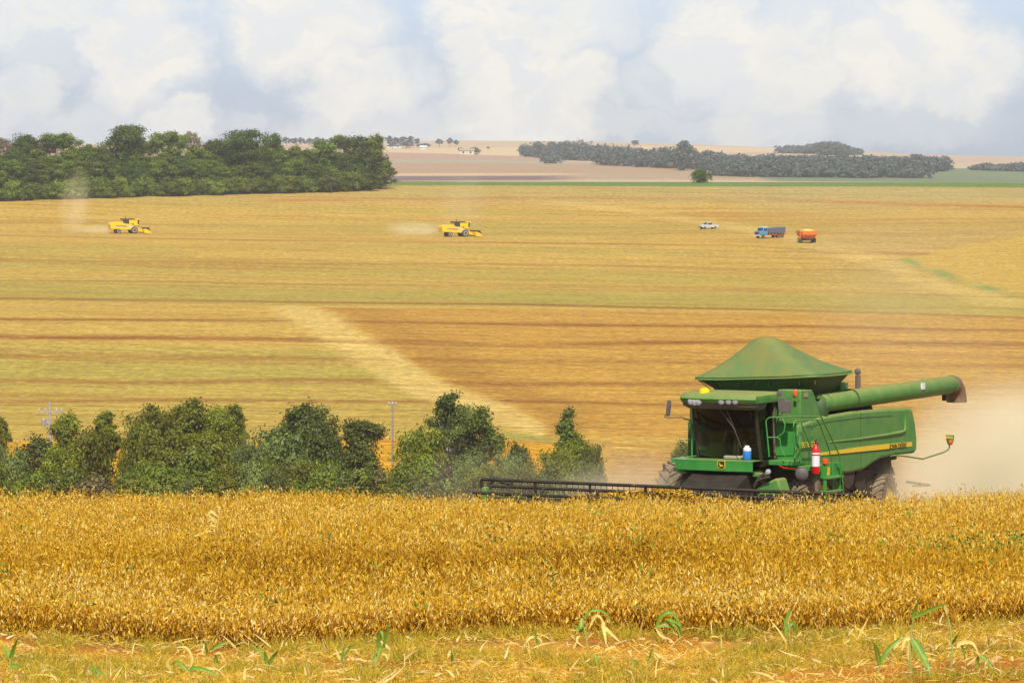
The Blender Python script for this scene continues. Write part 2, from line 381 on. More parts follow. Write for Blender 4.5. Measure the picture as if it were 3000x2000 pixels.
gm_ = bpy.data.materials.new('ground_material'); gm_.use_nodes = True; n = NT(gm_.node_tree); b = gm_.node_tree.nodes['Principled BSDF']
at_ = n.attr('field'); geo = n.n.new('ShaderNodeNewGeometry'); px_, py_, pz_ = n.xyz(geo.outputs['Position'])
warp = n.m('MULTIPLY', n.m('SUBTRACT', n.noise(geo.outputs['Position'], .02, 3), .5), 14)
cq = n.m('ADD', n.m('ADD', py_, n.m('MULTIPLY', px_, .2)), warp)
s1 = n.noise(n.comb(n.m('MULTIPLY', px_, .055), n.m('MULTIPLY', cq, .30), 0), 1, 5, .62)
s2 = n.noise(n.comb(n.m('MULTIPLY', px_, .26), n.m('MULTIPLY', cq, .75), 3), 1, 4, .6)
s3 = n.noise(n.comb(n.m('MULTIPLY', px_, .75), n.m('MULTIPLY', py_, .42), 3), 1, 5, .78)
s4 = n.noise(n.comb(n.m('MULTIPLY', px_, .006), n.m('MULTIPLY', cq, .085), 7), 1, 3, .6)
st_ = at_.outputs['Alpha']
val = n.m('MULTIPLY', n.mr(s1, .3, .7, .80, 1.18), n.mr(s2, .3, .7, .80, 1.20))
val = n.m('MULTIPLY', val, n.mr(s3, .28, .72, .54, 1.44))
cg = n.mix(n.m('MULTIPLY', st_, n.mr(s4, .54, .64, 0, .55)), at_.outputs['Color'], (.38, .185, .028, 1))
cg = n.mix(n.m('MULTIPLY', st_, n.mr(s1, .40, .30, 0, .6)), cg, (.36, .17, .035, 1))
cg = n.mix(n.m('MULTIPLY', st_, n.mr(s2, .60, .72, 0, .55)), cg, (.68, .50, .21, 1))
cg = n.mix(1.0, cg, n.comb(val, val, val), 'MULTIPLY')
n.put(b.inputs['Base Color'], cg); b.inputs['Roughness'].default_value = .95; b.inputs['Specular IOR Level'].default_value = .1
bn = n.node('ShaderNodeBump', i_Strength=.5, i_Distance=.25, i_Height=n.m('ADD', s3, n.m('MULTIPLY', s2, .7))); n.put(b.inputs['Normal'], bn.outputs[0])
gme = np_mesh('ground', np.stack([GX, GY, GZ], -1).reshape(-1, 3), quads, {'field': A}, gm_, True)
tag(mobj('ground', gme), kind='structure')

# ------------------------------------------------------------------ scattered leaves and stems (numpy)
def quads_from(ctr, ax, wd, tint, prof=None):
    """rhombic blades: centre, half-axis vector along, half-width vector"""
    n_ = len(ctr); V = np.empty((n_, 4, 3), np.float32)
    V[:, 0] = ctr - ax; V[:, 1] = ctr + wd - ax * .1; V[:, 2] = ctr + ax; V[:, 3] = ctr - wd - ax * .1
    return V.reshape(-1, 3), np.arange(n_ * 4).reshape(-1, 4), np.repeat(tint, 4)
def unit(v): return v / np.maximum(np.linalg.norm(v, axis=-1, keepdims=True), 1e-9)

def blades(base, direction, length, width, bend, tint, seg=3, rs=None):
    """curved tapered blades"""
    n_ = len(base); side = unit(np.cross(direction, rs.normal(size=(n_, 3)))); nb = unit(rs.normal(size=(n_, 3)) + np.array([0, 0, -1.2]))
    Vs = []
    for k in range(seg + 1):
        t = k / seg; p = base + direction * (length * t)[:, None] + nb * (bend * length * t * t)[:, None]
        wk = width * (1 - t ** 2 * .92) * (.55 + .45 * min(1, t * 4))
        Vs.append(p - side * wk[:, None]); Vs.append(p + side * wk[:, None])
    V = np.stack(Vs, 1); m = 2 * (seg + 1); o = (np.arange(n_) * m)[:, None]
    Fq = np.concatenate([o + np.array([2 * k, 2 * k + 1, 2 * k + 3, 2 * k + 2]) for k in range(seg)], 0)
    return V.reshape(-1, 3), Fq, np.repeat(tint, m)

def cat(parts):
    off = 0; V = []; Q = []; Tn = []
    for v, f, t in parts: V.append(v); Q.append(f + off); Tn.append(t); off += len(v)
    return np.concatenate(V), np.concatenate(Q), np.concatenate(Tn)

# machine frame (needed to leave the cut swath free)
RO = np.array([5.25, 106.0, -9.53]); RU = np.array([.49, .872]); RU /= np.linalg.norm(RU); RV = np.array([RU[1], -RU[0]])
rs = np.random.default_rng(11)
# ---- soybeans
def soy():
    y0, y1 = 52.2, 112.0; npl = 54000
    y = y0 + (y1 - y0) * rs.random(npl) ** 1.06; hw = 1.42 * y * .1172 + .5
    x = (rs.random(npl) * 2 - 1) * hw; keep = rs.random(npl) < (hw / hw.max())
    x, y = x[keep], y[keep]
    edge = 52.2 + .5 * smooth_noise(x, y, 1.1, 5, 3) + .3 * smooth_noise(x, y, .35, 5, 4)
    k = y > edge; x, y = x[k], y[k]
    ex = 4000; xe = (rs.random(ex) * 2 - 1) * 9.2; ye_ = 52.3 + .5 * smooth_noise(xe, xe * 0, 1.1, 5, 3) + rs.random(ex) * .8
    x = np.concatenate([x, xe]); y = np.concatenate([y, ye_])
    d = np.stack([x - RO[0], y - RO[1]], -1); u = d @ RU; v = d @ RV
    k = ~((u > -3.35) & (np.abs(v) < 5.75)) & ~((u > -3.35) & (v < -5.5) & (y > 112)); x, y, u, v = x[k], y[k], u[k], v[k]
    np_ = len(x); z = T(x, y)
    H = .66 + .16 * smooth_noise(x, y, 2.2, 2.2, 8) + .10 * rs.normal(size=np_)
    H *= 1 - .22 * np.exp(-((y - 60.5 + x * .12) / 1.5) ** 2) * (x < 3.5)
    H *= .50 + .50 * sstep(y, 52, 60.5)
    lean = rs.normal(size=(np_, 2)) * .10
    base = np.stack([x, y, z], -1); top = base + np.stack([lean[:, 0], lean[:, 1], H], -1)
    ptint = np.clip(smooth_noise(x, y, 3, 3, 5) * .6 + rs.random(np_) * .5 - .05, 0, 1)
    dark = np.exp(-((y - 60.8 + x * .12) / 1.7) ** 2) * (.55 + .45 * sstep(smooth_noise(x, y, 3, 3, 15), .15, .5)) * (1 - .7 * sstep(x, 1.5, 4))
    parts = []
    # stems: two or three per plant
    for j in range(2):
        off = rs.normal(size=(np_, 3)) * np.array([.05, .05, 0]); tp = top + rs.normal(size=(np_, 3)) * np.array([.09, .09, .05])
        ax = (tp - base - off) / 2; parts.append(quads_from(base + off + ax, ax, unit(np.cross(ax, rs.normal(size=(np_, 3)))) * .0045, .12 + rs.random(np_) * .25))
    for j in range(30):
        m = rs.random(np_) < .88; q = m.sum()
        t = rs.random(q) ** .78 * .98 + .05; c = base[m] + (top[m] - base[m]) * t[:, None] + rs.normal(size=(q, 3)) * np.array([.060, .060, .03])
        a = unit(rs.normal(size=(q, 3)) * np.array([.42, .42, .4]) + np.array([0, 0, 1.0])); L = .024 + .022 * rs.random(q)
        wv = unit(np.cross(a, rs.normal(size=(q, 3)))) * (.0062 + .0050 * rs.random(q))[:, None]
        tn = np.clip(.17 + .38 * ptint[m] + .52 * rs.random(q) - .04 * (1 - t) - .62 * dark[m], .0, .9)
        parts.append(quads_from(c, a * L[:, None], wv, tn))
    # shrivelled leaves
    for j in range(3):
        m = rs.random(np_) < .7; q = m.sum(); t = rs.random(q)
        c = base[m] + (top[m] - base[m]) * t[:, None] + rs.normal(size=(q, 3)) * .08
        a = unit(rs.normal(size=(q, 3))); wv = unit(np.cross(a, rs.normal(size=(q, 3)))) * (.014 + .012 * rs.random(q))[:, None]
        parts.append(quads_from(c, a * .032, wv, np.clip(.15 + .5 * rs.random(q), 0, .9)))
    # a few green weeds among them
    g = (smooth_noise(x, y, 1.6, .8, 31) > .66) & (np.abs(y - 62.5 + x * .1) < 1.6) & (x > -1.5) & (rs.random(np_) < .35) | (rs.random(np_) < .004)
    for j in range(7):
        q = g.sum(); c = top[g] - np.array([0, 0, .05]) + rs.normal(size=(q, 3)) * np.array([.1, .1, .06]); a = unit(rs.normal(size=(q, 3)))
        parts.append(quads_from(c, a * .04, unit(np.cross(a, rs.normal(size=(q, 3)))) * .02, np.full(q, 1.0)))
    return cat(parts)
V, Q, tn = soy()
m = bpy.data.materials.new('dry_soybean'); m.use_nodes = True; n = NT(m.node_tree); n.n.clear()
t = n.attr('tint').outputs['Fac']
cr = n.n.new('ShaderNodeValToRGB'); n.l.new(t, cr.inputs[0]); e = cr.color_ramp.elements
e[0].position = 0; e[0].color = (.17, .065, .010, 1); e[1].position = 1; e[1].color = (.17, .27, .04, 1)
for p, c_ in ((.22, (.42, .215, .012)), (.45, (.66, .365, .018)), (.7, (.83, .52, .052)), (.9, (.97, .80, .28)), (.94, (.85, .62, .22)), (.97, (.13, .22, .03))):
    x_ = e.new(p); x_.color = (*c_, 1)
d = n.node('ShaderNodeBsdfDiffuse', i_Color=cr.outputs[0]); tr = n.node('ShaderNodeBsdfTranslucent', i_Color=cr.outputs[0])
mx = n.node('ShaderNodeMixShader', i_0=.2); n.l.new(d.outputs[0], mx.inputs[1]); n.l.new(tr.outputs[0], mx.inputs[2])
o_ = n.n.new('ShaderNodeOutputMaterial'); n.l.new(mx.outputs[0], o_.inputs[0])
tag(mobj('soybean_crop', np_mesh('soybean_crop', V, Q, {'tint': tn}, m)), 'dense standing crop of dry golden soybeans', 'crop', kind='stuff')

# ---- grass and straw litter in front of the crop
SP_ = [hit(px, py, 43, 54) + np.array([0, 0, 0]) for px, py in ((690, 1905), (610, 1925), (760, 1935), (1650, 1893), (1560, 1905), (2170, 1893), (2030, 1890), (2985, 1892), (980, 1965), (2000, 1978), (1370, 1896), (310, 1915))]
def soil_patch(x, y):
    m_ = np.zeros(np.shape(x), bool)
    for i, p_ in enumerate(SP_): m_ |= ((x - p_[0]) / (.42 + .08 * (i % 3))) ** 2 + ((y - p_[1]) / .75) ** 2 + .8 * (smooth_noise(x, y, .25, .3, 90) - .5) < 1
    return m_
def litter():
    parts = []; nn = 60000; y = 42.5 + 10.6 * rs.random(nn); x = (rs.random(nn) * 2 - 1) * (y * .1172 * 1.3)
    bare = ((smooth_noise(x, y, 1.6, 1.0, 77) > .66) | soil_patch(x, y)) & (rs.random(nn) < .86); x, y = x[~bare], y[~bare]; nn = len(x)
    b_ = np.stack([x, y, T(x, y) + .01 + .05 * rs.random(nn)], -1); d_ = unit(rs.normal(size=(nn, 3)) * np.array([1, 1, .35]) + np.array([0, 0, .35]))
    parts.append(blades(b_, d_, .04 + .11 * rs.random(nn) ** 1.5, .0025 + .004 * rs.random(nn), rs.random(nn) * .5, .45 + .5 * rs.random(nn), 3, rs))
    nn = 1700; y = 42.5 + 10 * rs.random(nn); x = (rs.random(nn) * 2 - 1) * (y * .1172 * 1.3)     # broad pale husks
    b_ = np.stack([x, y, T(x, y) + .03 + .06 * rs.random(nn)], -1); d_ = unit(rs.normal(size=(nn, 3)) * np.array([1, 1, .5]) + np.array([0, 0, .3]))
    parts.append(blades(b_, d_, .10 + .22 * rs.random(nn) ** 2, .006 + .011 * rs.random(nn), rs.random(nn) * .8, .85 + .15 * rs.random(nn), 4, rs))
    nt = 1700; ty = 42.5 + 10.3 * rs.random(nt); tx = (rs.random(nt) * 2 - 1) * (ty * .1172 * 1.3)
    k = (smooth_noise(tx, ty, 1.5, 1.3, 50) > .42) & ~soil_patch(tx, ty); tx, ty = tx[k], ty[k]; g = np.repeat(np.arange(len(tx)), 34); nn = len(g)
    x = tx[g] + rs.normal(size=nn) * .08; y = ty[g] + rs.normal(size=nn) * .08; b_ = np.stack([x, y, T(x, y)], -1)
    d_ = unit(np.stack([(x - tx[g]) * 5, (y - ty[g]) * 5, np.full(nn, .9)], -1) + rs.normal(size=(nn, 3)) * .3)
    gt = (rs.random(len(tx)) * .12 + .3 * smooth_noise(tx, ty, .9, .9, 66) - .06)[g]
    parts.append(blades(b_, d_, .10 + .16 * rs.random(nn), .0025 + .003 * rs.random(nn), .2 + .5 * rs.random(nn), np.clip(gt + .28 * rs.random(nn) ** 2, 0, 1), 3, rs))
    return cat(parts)
V, Q, tn = litter()
m = bpy.data.materials.new('dry_grass'); m.use_nodes = True; n = NT(m.node_tree); n.n.clear()
t = n.attr('tint').outputs['Fac']; cr = n.n.new('ShaderNodeValToRGB'); n.l.new(t, cr.inputs[0]); e = cr.color_ramp.elements
e[0].position = 0; e[0].color = (.20, .25, .03, 1); e[1].position = 1; e[1].color = (.90, .74, .36, 1)
for p, c_ in ((.16, (.42, .38, .045)), (.34, (.66, .49, .05)), (.6, (.84, .53, .04)), (.82, (.88, .62, .11))):
    x_ = e.new(p); x_.color = (*c_, 1)
d = n.node('ShaderNodeBsdfDiffuse', i_Color=cr.outputs[0]); tr = n.node('ShaderNodeBsdfTranslucent', i_Color=cr.outputs[0])
mx = n.node('ShaderNodeMixShader', i_0=.3); n.l.new(d.outputs[0], mx.inputs[1]); n.l.new(tr.outputs[0], mx.inputs[2])
o_ = n.n.new('ShaderNodeOutputMaterial'); n.l.new(mx.outputs[0], o_.inputs[0])
tag(mobj('grass', np_mesh('grass', V, Q, {'tint': tn}, m)), 'yellow grass, straw and weeds on red soil before the crop', 'grass', kind='stuff')

# ------------------------------------------------------------------ trees
def crown(seed, lobes, K, per, leaf, sig=.085, tmax=.9, low=.35):
    r = np.random.default_rng(seed); lobes = np.array(lobes, float)
    wgt = (lobes[:, 3] * lobes[:, 4] * lobes[:, 5]) ** (2 / 3); li = r.choice(len(lobes), K, p=wgt / wgt.sum())
    d = unit(r.normal(size=(K, 3))); d[:, 2] = np.where((d[:, 2] < -.3) & (r.random(K) < low), -d[:, 2], d[:, 2])
    rad = lobes[li, 3:6]; ph = r.random(6) * 6
    bump = 1 + .13 * np.sin(d[:, 0] * 4 + ph[0] + li) + .13 * np.sin(d[:, 1] * 5 + ph[1] + li) + .10 * np.sin(d[:, 2] * 6 + ph[2])
    shell = .55 + .45 * r.random(K) ** .45
    c = lobes[li, :3] + d * rad * (bump * shell)[:, None]
    kt = r.random(K)
    g = np.repeat(np.arange(K), per); q = len(g); R_ = rad.mean(1)[g]
    off = r.normal(size=(q, 3)) * sig * np.array([1.15, 1.15, .75]) * np.maximum(R_, .5)[:, None] * 2.2
    P = c[g] + off
    nrm = unit(d[g] * .6 + unit(off) * .6 + r.normal(size=(q, 3)) * .55 + np.array([0, 0, .25]))
    a = unit(np.cross(nrm, r.normal(size=(q, 3)))); b_ = np.cross(nrm, a); s = leaf * (.6 + .8 * r.random(q))
    V, Q, t = quads_from(P, a * s[:, None], b_ * (s * .55)[:, None], np.clip((.6 * kt[g] + .4 * r.random(q)) * tmax + (r.random(q) > .985) * .3, 0, 1))
    return V, Q, t, c, li

def make_trunk(seed, H, r0, lobes, mat_, parent, base=0.0, split=.45, extra=()):
    rn = random.Random(seed); mb = MB()
    cx = sum(l[0] for l in lobes) / len(lobes); cy = sum(l[1] for l in lobes) / len(lobes)
    top = max(l[2] for l in lobes); sp = Vector((cx * .3 + rn.uniform(-.1, .1), cy * .3, top * split))
    mb.tube([(0, 0, -.4), (0, 0, .1), (cx * .12 + rn.uniform(-.1, .1), 0, top * split * .5), tuple(sp)], [r0 * 1.25, r0, r0 * .8, r0 * .65], 8)
    for l in lobes:
        e = Vector(l[:3]) + Vector((rn.uniform(-.2, .2), rn.uniform(-.2, .2), l[5] * .3)); m_ = sp.lerp(e, .5) + Vector((rn.uniform(-.25, .25), rn.uniform(-.25, .25), rn.uniform(0, .3)))
        mb.tube([tuple(sp - Vector((0, 0, .15))), tuple(m_), tuple(e)], [r0 * .5, r0 * .32, r0 * .08], 6)
        for _ in range(3):
            e2 = Vector(l[:3]) + Vector((rn.uniform(-.8, .8) * l[3], rn.uniform(-.8, .8) * l[4], rn.uniform(-.2, .7) * l[5]))
            mb.tube([tuple(m_), tuple(m_.lerp(e2, .5) + Vector((0, 0, .15))), tuple(e2)], [r0 * .25, r0 * .15, r0 * .04], 5)
    return mb.build('trunk', mat_, parent, 60)

bark = mat('bark', (.16, .12, .08), .9, .3, nscale=6, bump=.4); pale_bark = mat('pale_bark', (.38, .33, .27), .9, .25, nscale=5, bump=.3)
G1 = leafmat('olive_leaves', (.085, .110, .006), (.38, .39, .020), .38, (.36, .22, .05))
G2 = leafmat('dark_leaves', (.045, .070, .008), (.235, .285, .034), .3)
G3 = leafmat('grey_green_leaves', (.080, .11, .020), (.31, .36, .075), .32)
G4 = leafmat('bright_leaves', (.10, .15, .012), (.36, .42, .035), .38)
G5 = leafmat('forest_leaves', (.038, .072, .006), (.270, .335, .030), .3, (.34, .27, .10))
G6 = leafmat('deep_forest_leaves', (.022, .052, .006), (.165, .225, .026), .27)
G7 = leafmat('blossom_leaves', (.30, .26, .14), (.62, .52, .36), .3)
G8 = leafmat('hazed_far_leaves', (.065, .085, .075), (.145, .170, .140), .15)  # greyish gum green, lightened towards blue: distance haze put into the leaf colour
G9 = leafmat('brown_scrub_leaves', (.12, .10, .035), (.30, .24, .10), .3)

def lob(rn, n_, H, W, z0, rmin, rmax, flat=.8, top=1.0):
    L = []
    for i in range(n_):
        t = (i + .5) / n_; z = H * (z0 + (top - z0) * t); wd = W * .5 * math.sqrt(max(.05, 1 - abs(2 * (t - .42)) ** 2.2)); a = i * 2.4 + rn.uniform(-.5, .5)
        r_ = rn.uniform(rmin, rmax) * W; rr = max(0, wd - r_ * .8)
        L.append((rr * math.cos(a), rr * math.sin(a), min(z, H - r_ * flat * .9), r_, r_, r_ * flat))
    return L

def make_tree(kind, seed, H, W, leafm, leaf, K, per, barkm=None, r0=None):
    rn = random.Random(seed); barkm = barkm or bark; root = empty(kind, (0, 0, 0))
    if kind == 'bush' or kind == 'shrub':
        L = lob(rn, 7, H, W, .12, .24, .34, .75); sp = .15
    elif kind == 'umbrella_tree':
        L = [(W * .33 * math.cos(a), W * .33 * math.sin(a), H * rn.uniform(.80, .88), W * .2, W * .2, H * .12) for a in (0, 1.3, 2.5, 3.8, 5.1)] + [(0, 0, H * .9, W * .22, W * .22, H * .10)]; sp = .5
    elif kind == 'column_tree':
        L = [(W * .10 * math.sin(i * 2.1) + W * .10 * i / 6, 0, H * (.16 + .13 * i), W * (.40 - .042 * i), W * (.40 - .042 * i), H * .13) for i in range(7)]; sp = .3
    elif kind == 'open_tree':
        L = []
        for i in range(13):
            t = (i + .5) / 13; a = i * 2.4; rr = W * .5 * (.80 if i % 3 else .3) * math.sin(math.pi * min(1, .2 + .72 * t)) ; r_ = W * rn.uniform(.10, .16)
            L.append((rr * math.cos(a), rr * math.sin(a), H * (.30 + .62 * t), r_, r_, r_ * 1.0))
        sp = .3
    elif kind == 'gum_tree':
        L = lob(rn, 7, H, W, .42, .16, .24, 1.3, .98); sp = .55
    elif kind == 'tall_tree':
        L = lob(rn, 8, H, W, .50, .20, .30, .75, 1.0); sp = .5
    else:
        L = lob(rn, 10, H, W, .22, .20, .30, .9, 1.0); sp = .3
    make_trunk(seed, H, r0 or .035 * H, L, barkm, root, split=sp)
    V, Q, t, c, li = crown(seed, L, K, per, leaf, .105 if kind != 'open_tree' else .11)
    mobj('crown', np_mesh('crown', V, Q, {'tint': t}, leafm), root)
    return root

lib = {}; used = set()
def tree_at(key, x, y, H, W, label, cat_, group, rz=None, zoff=0, sy=None):
    """first use of a kind moves the original, later uses copy the tree with its trunk and crown"""
    root, h0, w0 = lib[key]
    o = root if key not in used else copy_tree(root); used.add(key)
    rn = random.Random(int(x * 131 + y * 17)); o.location = (x, y, float(T(x, y)) - .1 + zoff); o.rotation_euler = (0, 0, rn.uniform(0, 6.28) if rz is None else rz)
    o.scale = (W / w0, (sy or W) / w0, H / h0); tag(o, label, cat_, group); return o
def reg(key, kind, seed, H, W, leafm, leaf, K, per, **k): lib[key] = (make_tree(kind, seed, H, W, leafm, leaf, K, per, **k), H, W)

reg('oliveA', 'broadleaf_tree', 1, 10, 5.5, G1, .15, 170, 66); reg('oliveB', 'broadleaf_tree', 2, 10, 6.5, G1, .15, 190, 66)
reg('oliveC', 'tall_tree', 3, 10, 4.2, G1, .14, 140, 62)
reg('darkA', 'broadleaf_tree', 4, 8, 7, G2, .16, 170, 64); reg('openA', 'open_tree', 5, 11, 9.5, G2, .15, 300, 62, barkm=pale_bark)
reg('umb', 'umbrella_tree', 6, 8, 4, G2, .13, 150, 30); reg('col', 'column_tree', 7, 9, 3.4, G2, .15, 300, 36)
reg('greyA', 'bush', 8, 4, 5, G3, .12, 130, 60); reg('brightA', 'bush', 9, 3, 3.6, G4, .13, 200, 30)
reg('darkB', 'bush', 10, 5, 5, G2, .15, 130, 58); reg('oliveD', 'bush', 11, 5, 5.5, G1, .14, 150, 60); reg('scrub', 'shrub', 12, 3, 3.6, G9, .13, 120, 24, barkm=pale_bark)
VD = dict(near=412, mid=432, far=462)
def vtree(key, cx, top, wpx, D, label, cat_='tree', group='trees along the valley stream', base=None, rz=None):
    """crown centre and top read off the photograph, distance chosen, foot on the land"""
    p = at(cx, top, D); g = float(T(p[0], D)); H = p[2] - g; Wm = wpx / F * D
    if base is not None: g2 = at(cx, base, D)[2]; 
    return tree_at(key, p[0], D, H, Wm, label, cat_, group, rz)
vtree('oliveC', 0, 1222, 60, 455, 'thin ragged tree cut by the left edge of the photo, beside the pale pole')
vtree('greyA', 25, 1312, 130, 418, 'round grey-green bush at the left edge above orange soil', 'bush', 'bushes along the valley stream')
vtree('darkB', 105, 1292, 150, 440, 'dark green bush under the pale concrete pole', 'bush', 'bushes along the valley stream')
vtree('oliveA', 200, 1216, 125, 430, 'olive-green tree just right of the pale concrete pole')
vtree('oliveC', 312, 1206, 100, 436, 'slender olive tree left of the golden gap between the trees')
vtree('oliveD', 262, 1272, 150, 426, 'low olive-green tree between the two slender trees near the pole', rz=1)
vtree('oliveD', 172, 1318, 130, 420, 'rounded olive bush below the tree beside the pale pole', 'bush', 'bushes along the valley stream', rz=3)
vtree('oliveB', 450, 1196, 170, 436, 'broad olive tree at the left end of the biggest clump'); vtree('oliveB', 558, 1178, 190, 442, 'highest olive tree in the middle of the biggest clump', rz=2)
vtree('oliveA', 645, 1198, 110, 438, 'olive tree behind the right shoulder of the biggest clump', rz=1.); vtree('oliveC', 690, 1186, 75, 444, 'slim tree-top standing at the right end of the biggest clump')
vtree('oliveD', 410, 1250, 130, 428, 'olive tree at the foot of the biggest clump, beside the golden gap', rz=2); vtree('oliveD', 500, 1282, 200, 420, 'wide bushy olive tree low in front of the biggest clump', rz=4)
vtree('oliveD', 640, 1275, 190, 428, 'olive tree low at the right side of the biggest clump', rz=5.)
vtree('brightA', 575, 1325, 140, 414, 'bright yellow-green bush in front of the biggest clump', 'bush', 'bushes along the valley stream')
vtree('darkA', 890, 1198, 225, 440, 'dark round-topped tree left of the small umbrella-shaped tree'); vtree('darkB', 955, 1262, 130, 432, 'dark bushy tree below the right side of the round-topped tree')
vtree('greyA', 805, 1268, 210, 424, 'large grey-green tree in front of the dark round-topped tree', rz=2); vtree('greyA', 730, 1300, 140, 420, 'grey-green tree joining the biggest clump to the round-topped tree', rz=4)
vtree('umb', 1062, 1226, 125, 446, 'small umbrella-shaped tree with bare stem left of the thin pole')
vtree('darkB', 1045, 1296, 160, 424, 'dark dense tree below the umbrella-shaped tree', rz=2); vtree('greyA', 1080, 1378, 105, 410, 'small blue-green bush beside the foot of the thin pole', 'bush', 'bushes along the valley stream', rz=1)
vtree('openA', 1322, 1157, 275, 430, 'tallest dark tree with open lobed crown, right of the thin pole', rz=.6)
vtree('darkA', 1330, 1262, 210, 434, 'dark tree filling the space beneath the tallest lobed crown', rz=1); vtree('oliveD', 1232, 1268, 170, 424, 'olive tree leaning on the left of the tallest dark tree', rz=.5)
vtree('oliveD', 1225, 1338, 190, 415, 'low dark-olive bush under the left half of the tallest tree', 'bush', 'bushes along the valley stream', rz=2)
vtree('greyA', 1375, 1336, 140, 413, 'grey-green bush under the right half of the tallest tree', 'bush', 'bushes along the valley stream', rz=5)
vtree('darkB', 1515, 1310, 95, 440, 'dark bush behind the left end of the reel', 'bush', 'bushes along the valley stream'); vtree('greyA', 1488, 1328, 110, 418, 'rounded grey-green bush above the left end of the reel', 'bush', 'bushes along the valley stream', rz=3)
vtree('col', 1655, 1207, 100, 440, 'dark pointed cypress-like tree above the reel', rz=0.2)
vtree('oliveB', 1690, 1290, 150, 428, 'olive tree at the right foot of the pointed tree', rz=2); vtree('greyA', 1735, 1308, 70, 420, 'dusty grey tree at the right end of the valley row', rz=2)
vtree('oliveD', 1640, 1322, 120, 420, 'green bush at the left foot of the pointed tree', 'bush', 'bushes along the valley stream'); vtree('greyA', 1690, 1350, 140, 412, 'dusty grey bush directly above the middle of the reel', 'bush', 'bushes along the valley stream')
vtree('greyA', 2010, 1290, 80, 470, 'dusty lone tree behind the left mirror of the green combine', rz=2)
ub = ('olive', 'grey-green', 'bright green', 'dark green', 'brown dry'); rn = random.Random(4)
for i in range(46):
    cx = -60 + i * 40 + rn.uniform(-14, 14); k = rn.choice(('oliveD', 'greyA', 'brightA', 'brightA', 'oliveD', 'brightA', 'scrub')); nm = dict(oliveD=0, greyA=1, brightA=2, darkB=3, scrub=4)[k]
    if 30 < cx < 60 or cx < -40 or 25 < cx < 95 or 280 < cx < 350: continue
    vtree(k, cx, rn.uniform(1352, 1408), rn.uniform(80, 150), rn.uniform(402, 411), ub[nm] + ' low undergrowth bush at the top of the crop', 'bush', ub[nm] + ' undergrowth bushes above the crop', rz=rn.uniform(0, 6))
# ---- forest at the far edge of the stubble
reg('fA', 'broadleaf_tree', 21, 16, 11, G5, .25, 130, 84, r0=.3); reg('fB', 'broadleaf_tree', 22, 16, 12, G6, .25, 130, 84, r0=.3); reg('fC', 'broadleaf_tree', 23, 14, 10, G5, .25, 120, 84, r0=.25)
reg('fT', 'tall_tree', 24, 19, 12, G6, .25, 130, 80, barkm=pale_bark, r0=.3); reg('fU', 'umbrella_tree', 25, 18, 11, G5, .24, 110, 64, barkm=pale_bark, r0=.22)
reg('fP', 'umbrella_tree', 26, 17, 6, G7, .22, 130, 22, barkm=pale_bark, r0=.2); reg('fS', 'bush', 27, 6, 8, G5, .22, 90, 70); reg('fS2', 'bush', 28, 5, 7, G4, .22, 90, 50)
lnx = np.array([-500, 0, 300, 600, 850, 1000, 1080]); lny = np.array([598, 585, 576, 568, 563, 559, 556])
def fhit(px): return hit(px, float(np.interp(px, lnx, lny)), 900, 1385)
def ftree(key, px, top, wpx, back, label, group, rz=None, cat_='tree'):
    h = fhit(px); D = h[1] + back; p = at(px, top, D); g = float(T(p[0], D)); return tree_at(key, p[0], D, max(2.5, p[2] - g), wpx / F * D, label, cat_, group, rz)
SP = [('fB', 75, 397, 120, 26, 'dark rounded treetop near the left edge of the forest'), ('fP', 10, 404, 60, 30, 'pale blossoming treetop at the left edge of the photo'), ('fU', 178, 392, 120, 30, 'flat-topped greyish tree rising over the left forest'),
      ('fP', 130, 405, 70, 34, 'pale pinkish blossoming tree left of the flat-topped tree'), ('fT', 367, 367, 140, 14, 'highest dark domed tree standing over the forest'), ('fU', 492, 387, 110, 20, 'light green spreading treetop right of the highest tree'),
      ('fP', 560, 385, 62, 26, 'pale beige blossoming treetop in the middle of the forest'), ('fB', 625, 412, 100, 18, 'dark low treetop right of the beige blossoming tree'), ('fT', 715, 380, 130, 10, 'massive dark domed tree wrapped in creepers'),
      ('fB', 800, 392, 75, 14, 'dark upright tree right of the creeper-covered dome'), ('fA', 862, 430, 80, 10, 'lower treetop in the notch of the forest skyline'), ('fA', 942, 414, 110, 10, 'rounded green treetop between the notch and the forest corner'),
      ('fU', 998, 397, 60, 26, 'thin treetop poking above the right part of the forest'), ('fB', 1055, 401, 110, 8, 'dense dark treetop close to the right corner of the forest'), ('fA', 1100, 398, 85, 4, 'tall dark tree at the right corner of the forest'),
      ('fU', 420, 412, 90, 24, 'tree with pale bare trunk right of the highest dark tree'), ('fC', 255, 427, 90, 22, 'dull green treetop left of the gap in the skyline'), ('fA', 300, 436, 70, 24, 'lowest treetop left of the highest dark tree'), ('fU', 660, 408, 70, 30, 'thin grey-green treetop left of the creeper-covered dome')]
for i, a in enumerate(SP): ftree(a[0], a[1], a[2], a[3], a[4], a[5], 'tall trees of the far forest', rz=i * 1.3)
rn = random.Random(9); kn = dict(fA='broad mid-green tree', fB='broad deep green tree', fC='rounded leafy tree', fS='low green shrub', fS2='bright yellow-green shrub')
for i in range(40):
    px = -160 + i * 33 + rn.uniform(-8, 8)
    if px > 1110 or px < -45: continue
    k = rn.choice(('fA', 'fB', 'fC', 'fB')); ftree(k, px, rn.uniform(432, 462), rn.uniform(90, 125), rn.uniform(8, 22), kn[k] + ' packed inside the far forest', kn[k] + 's inside the far forest')
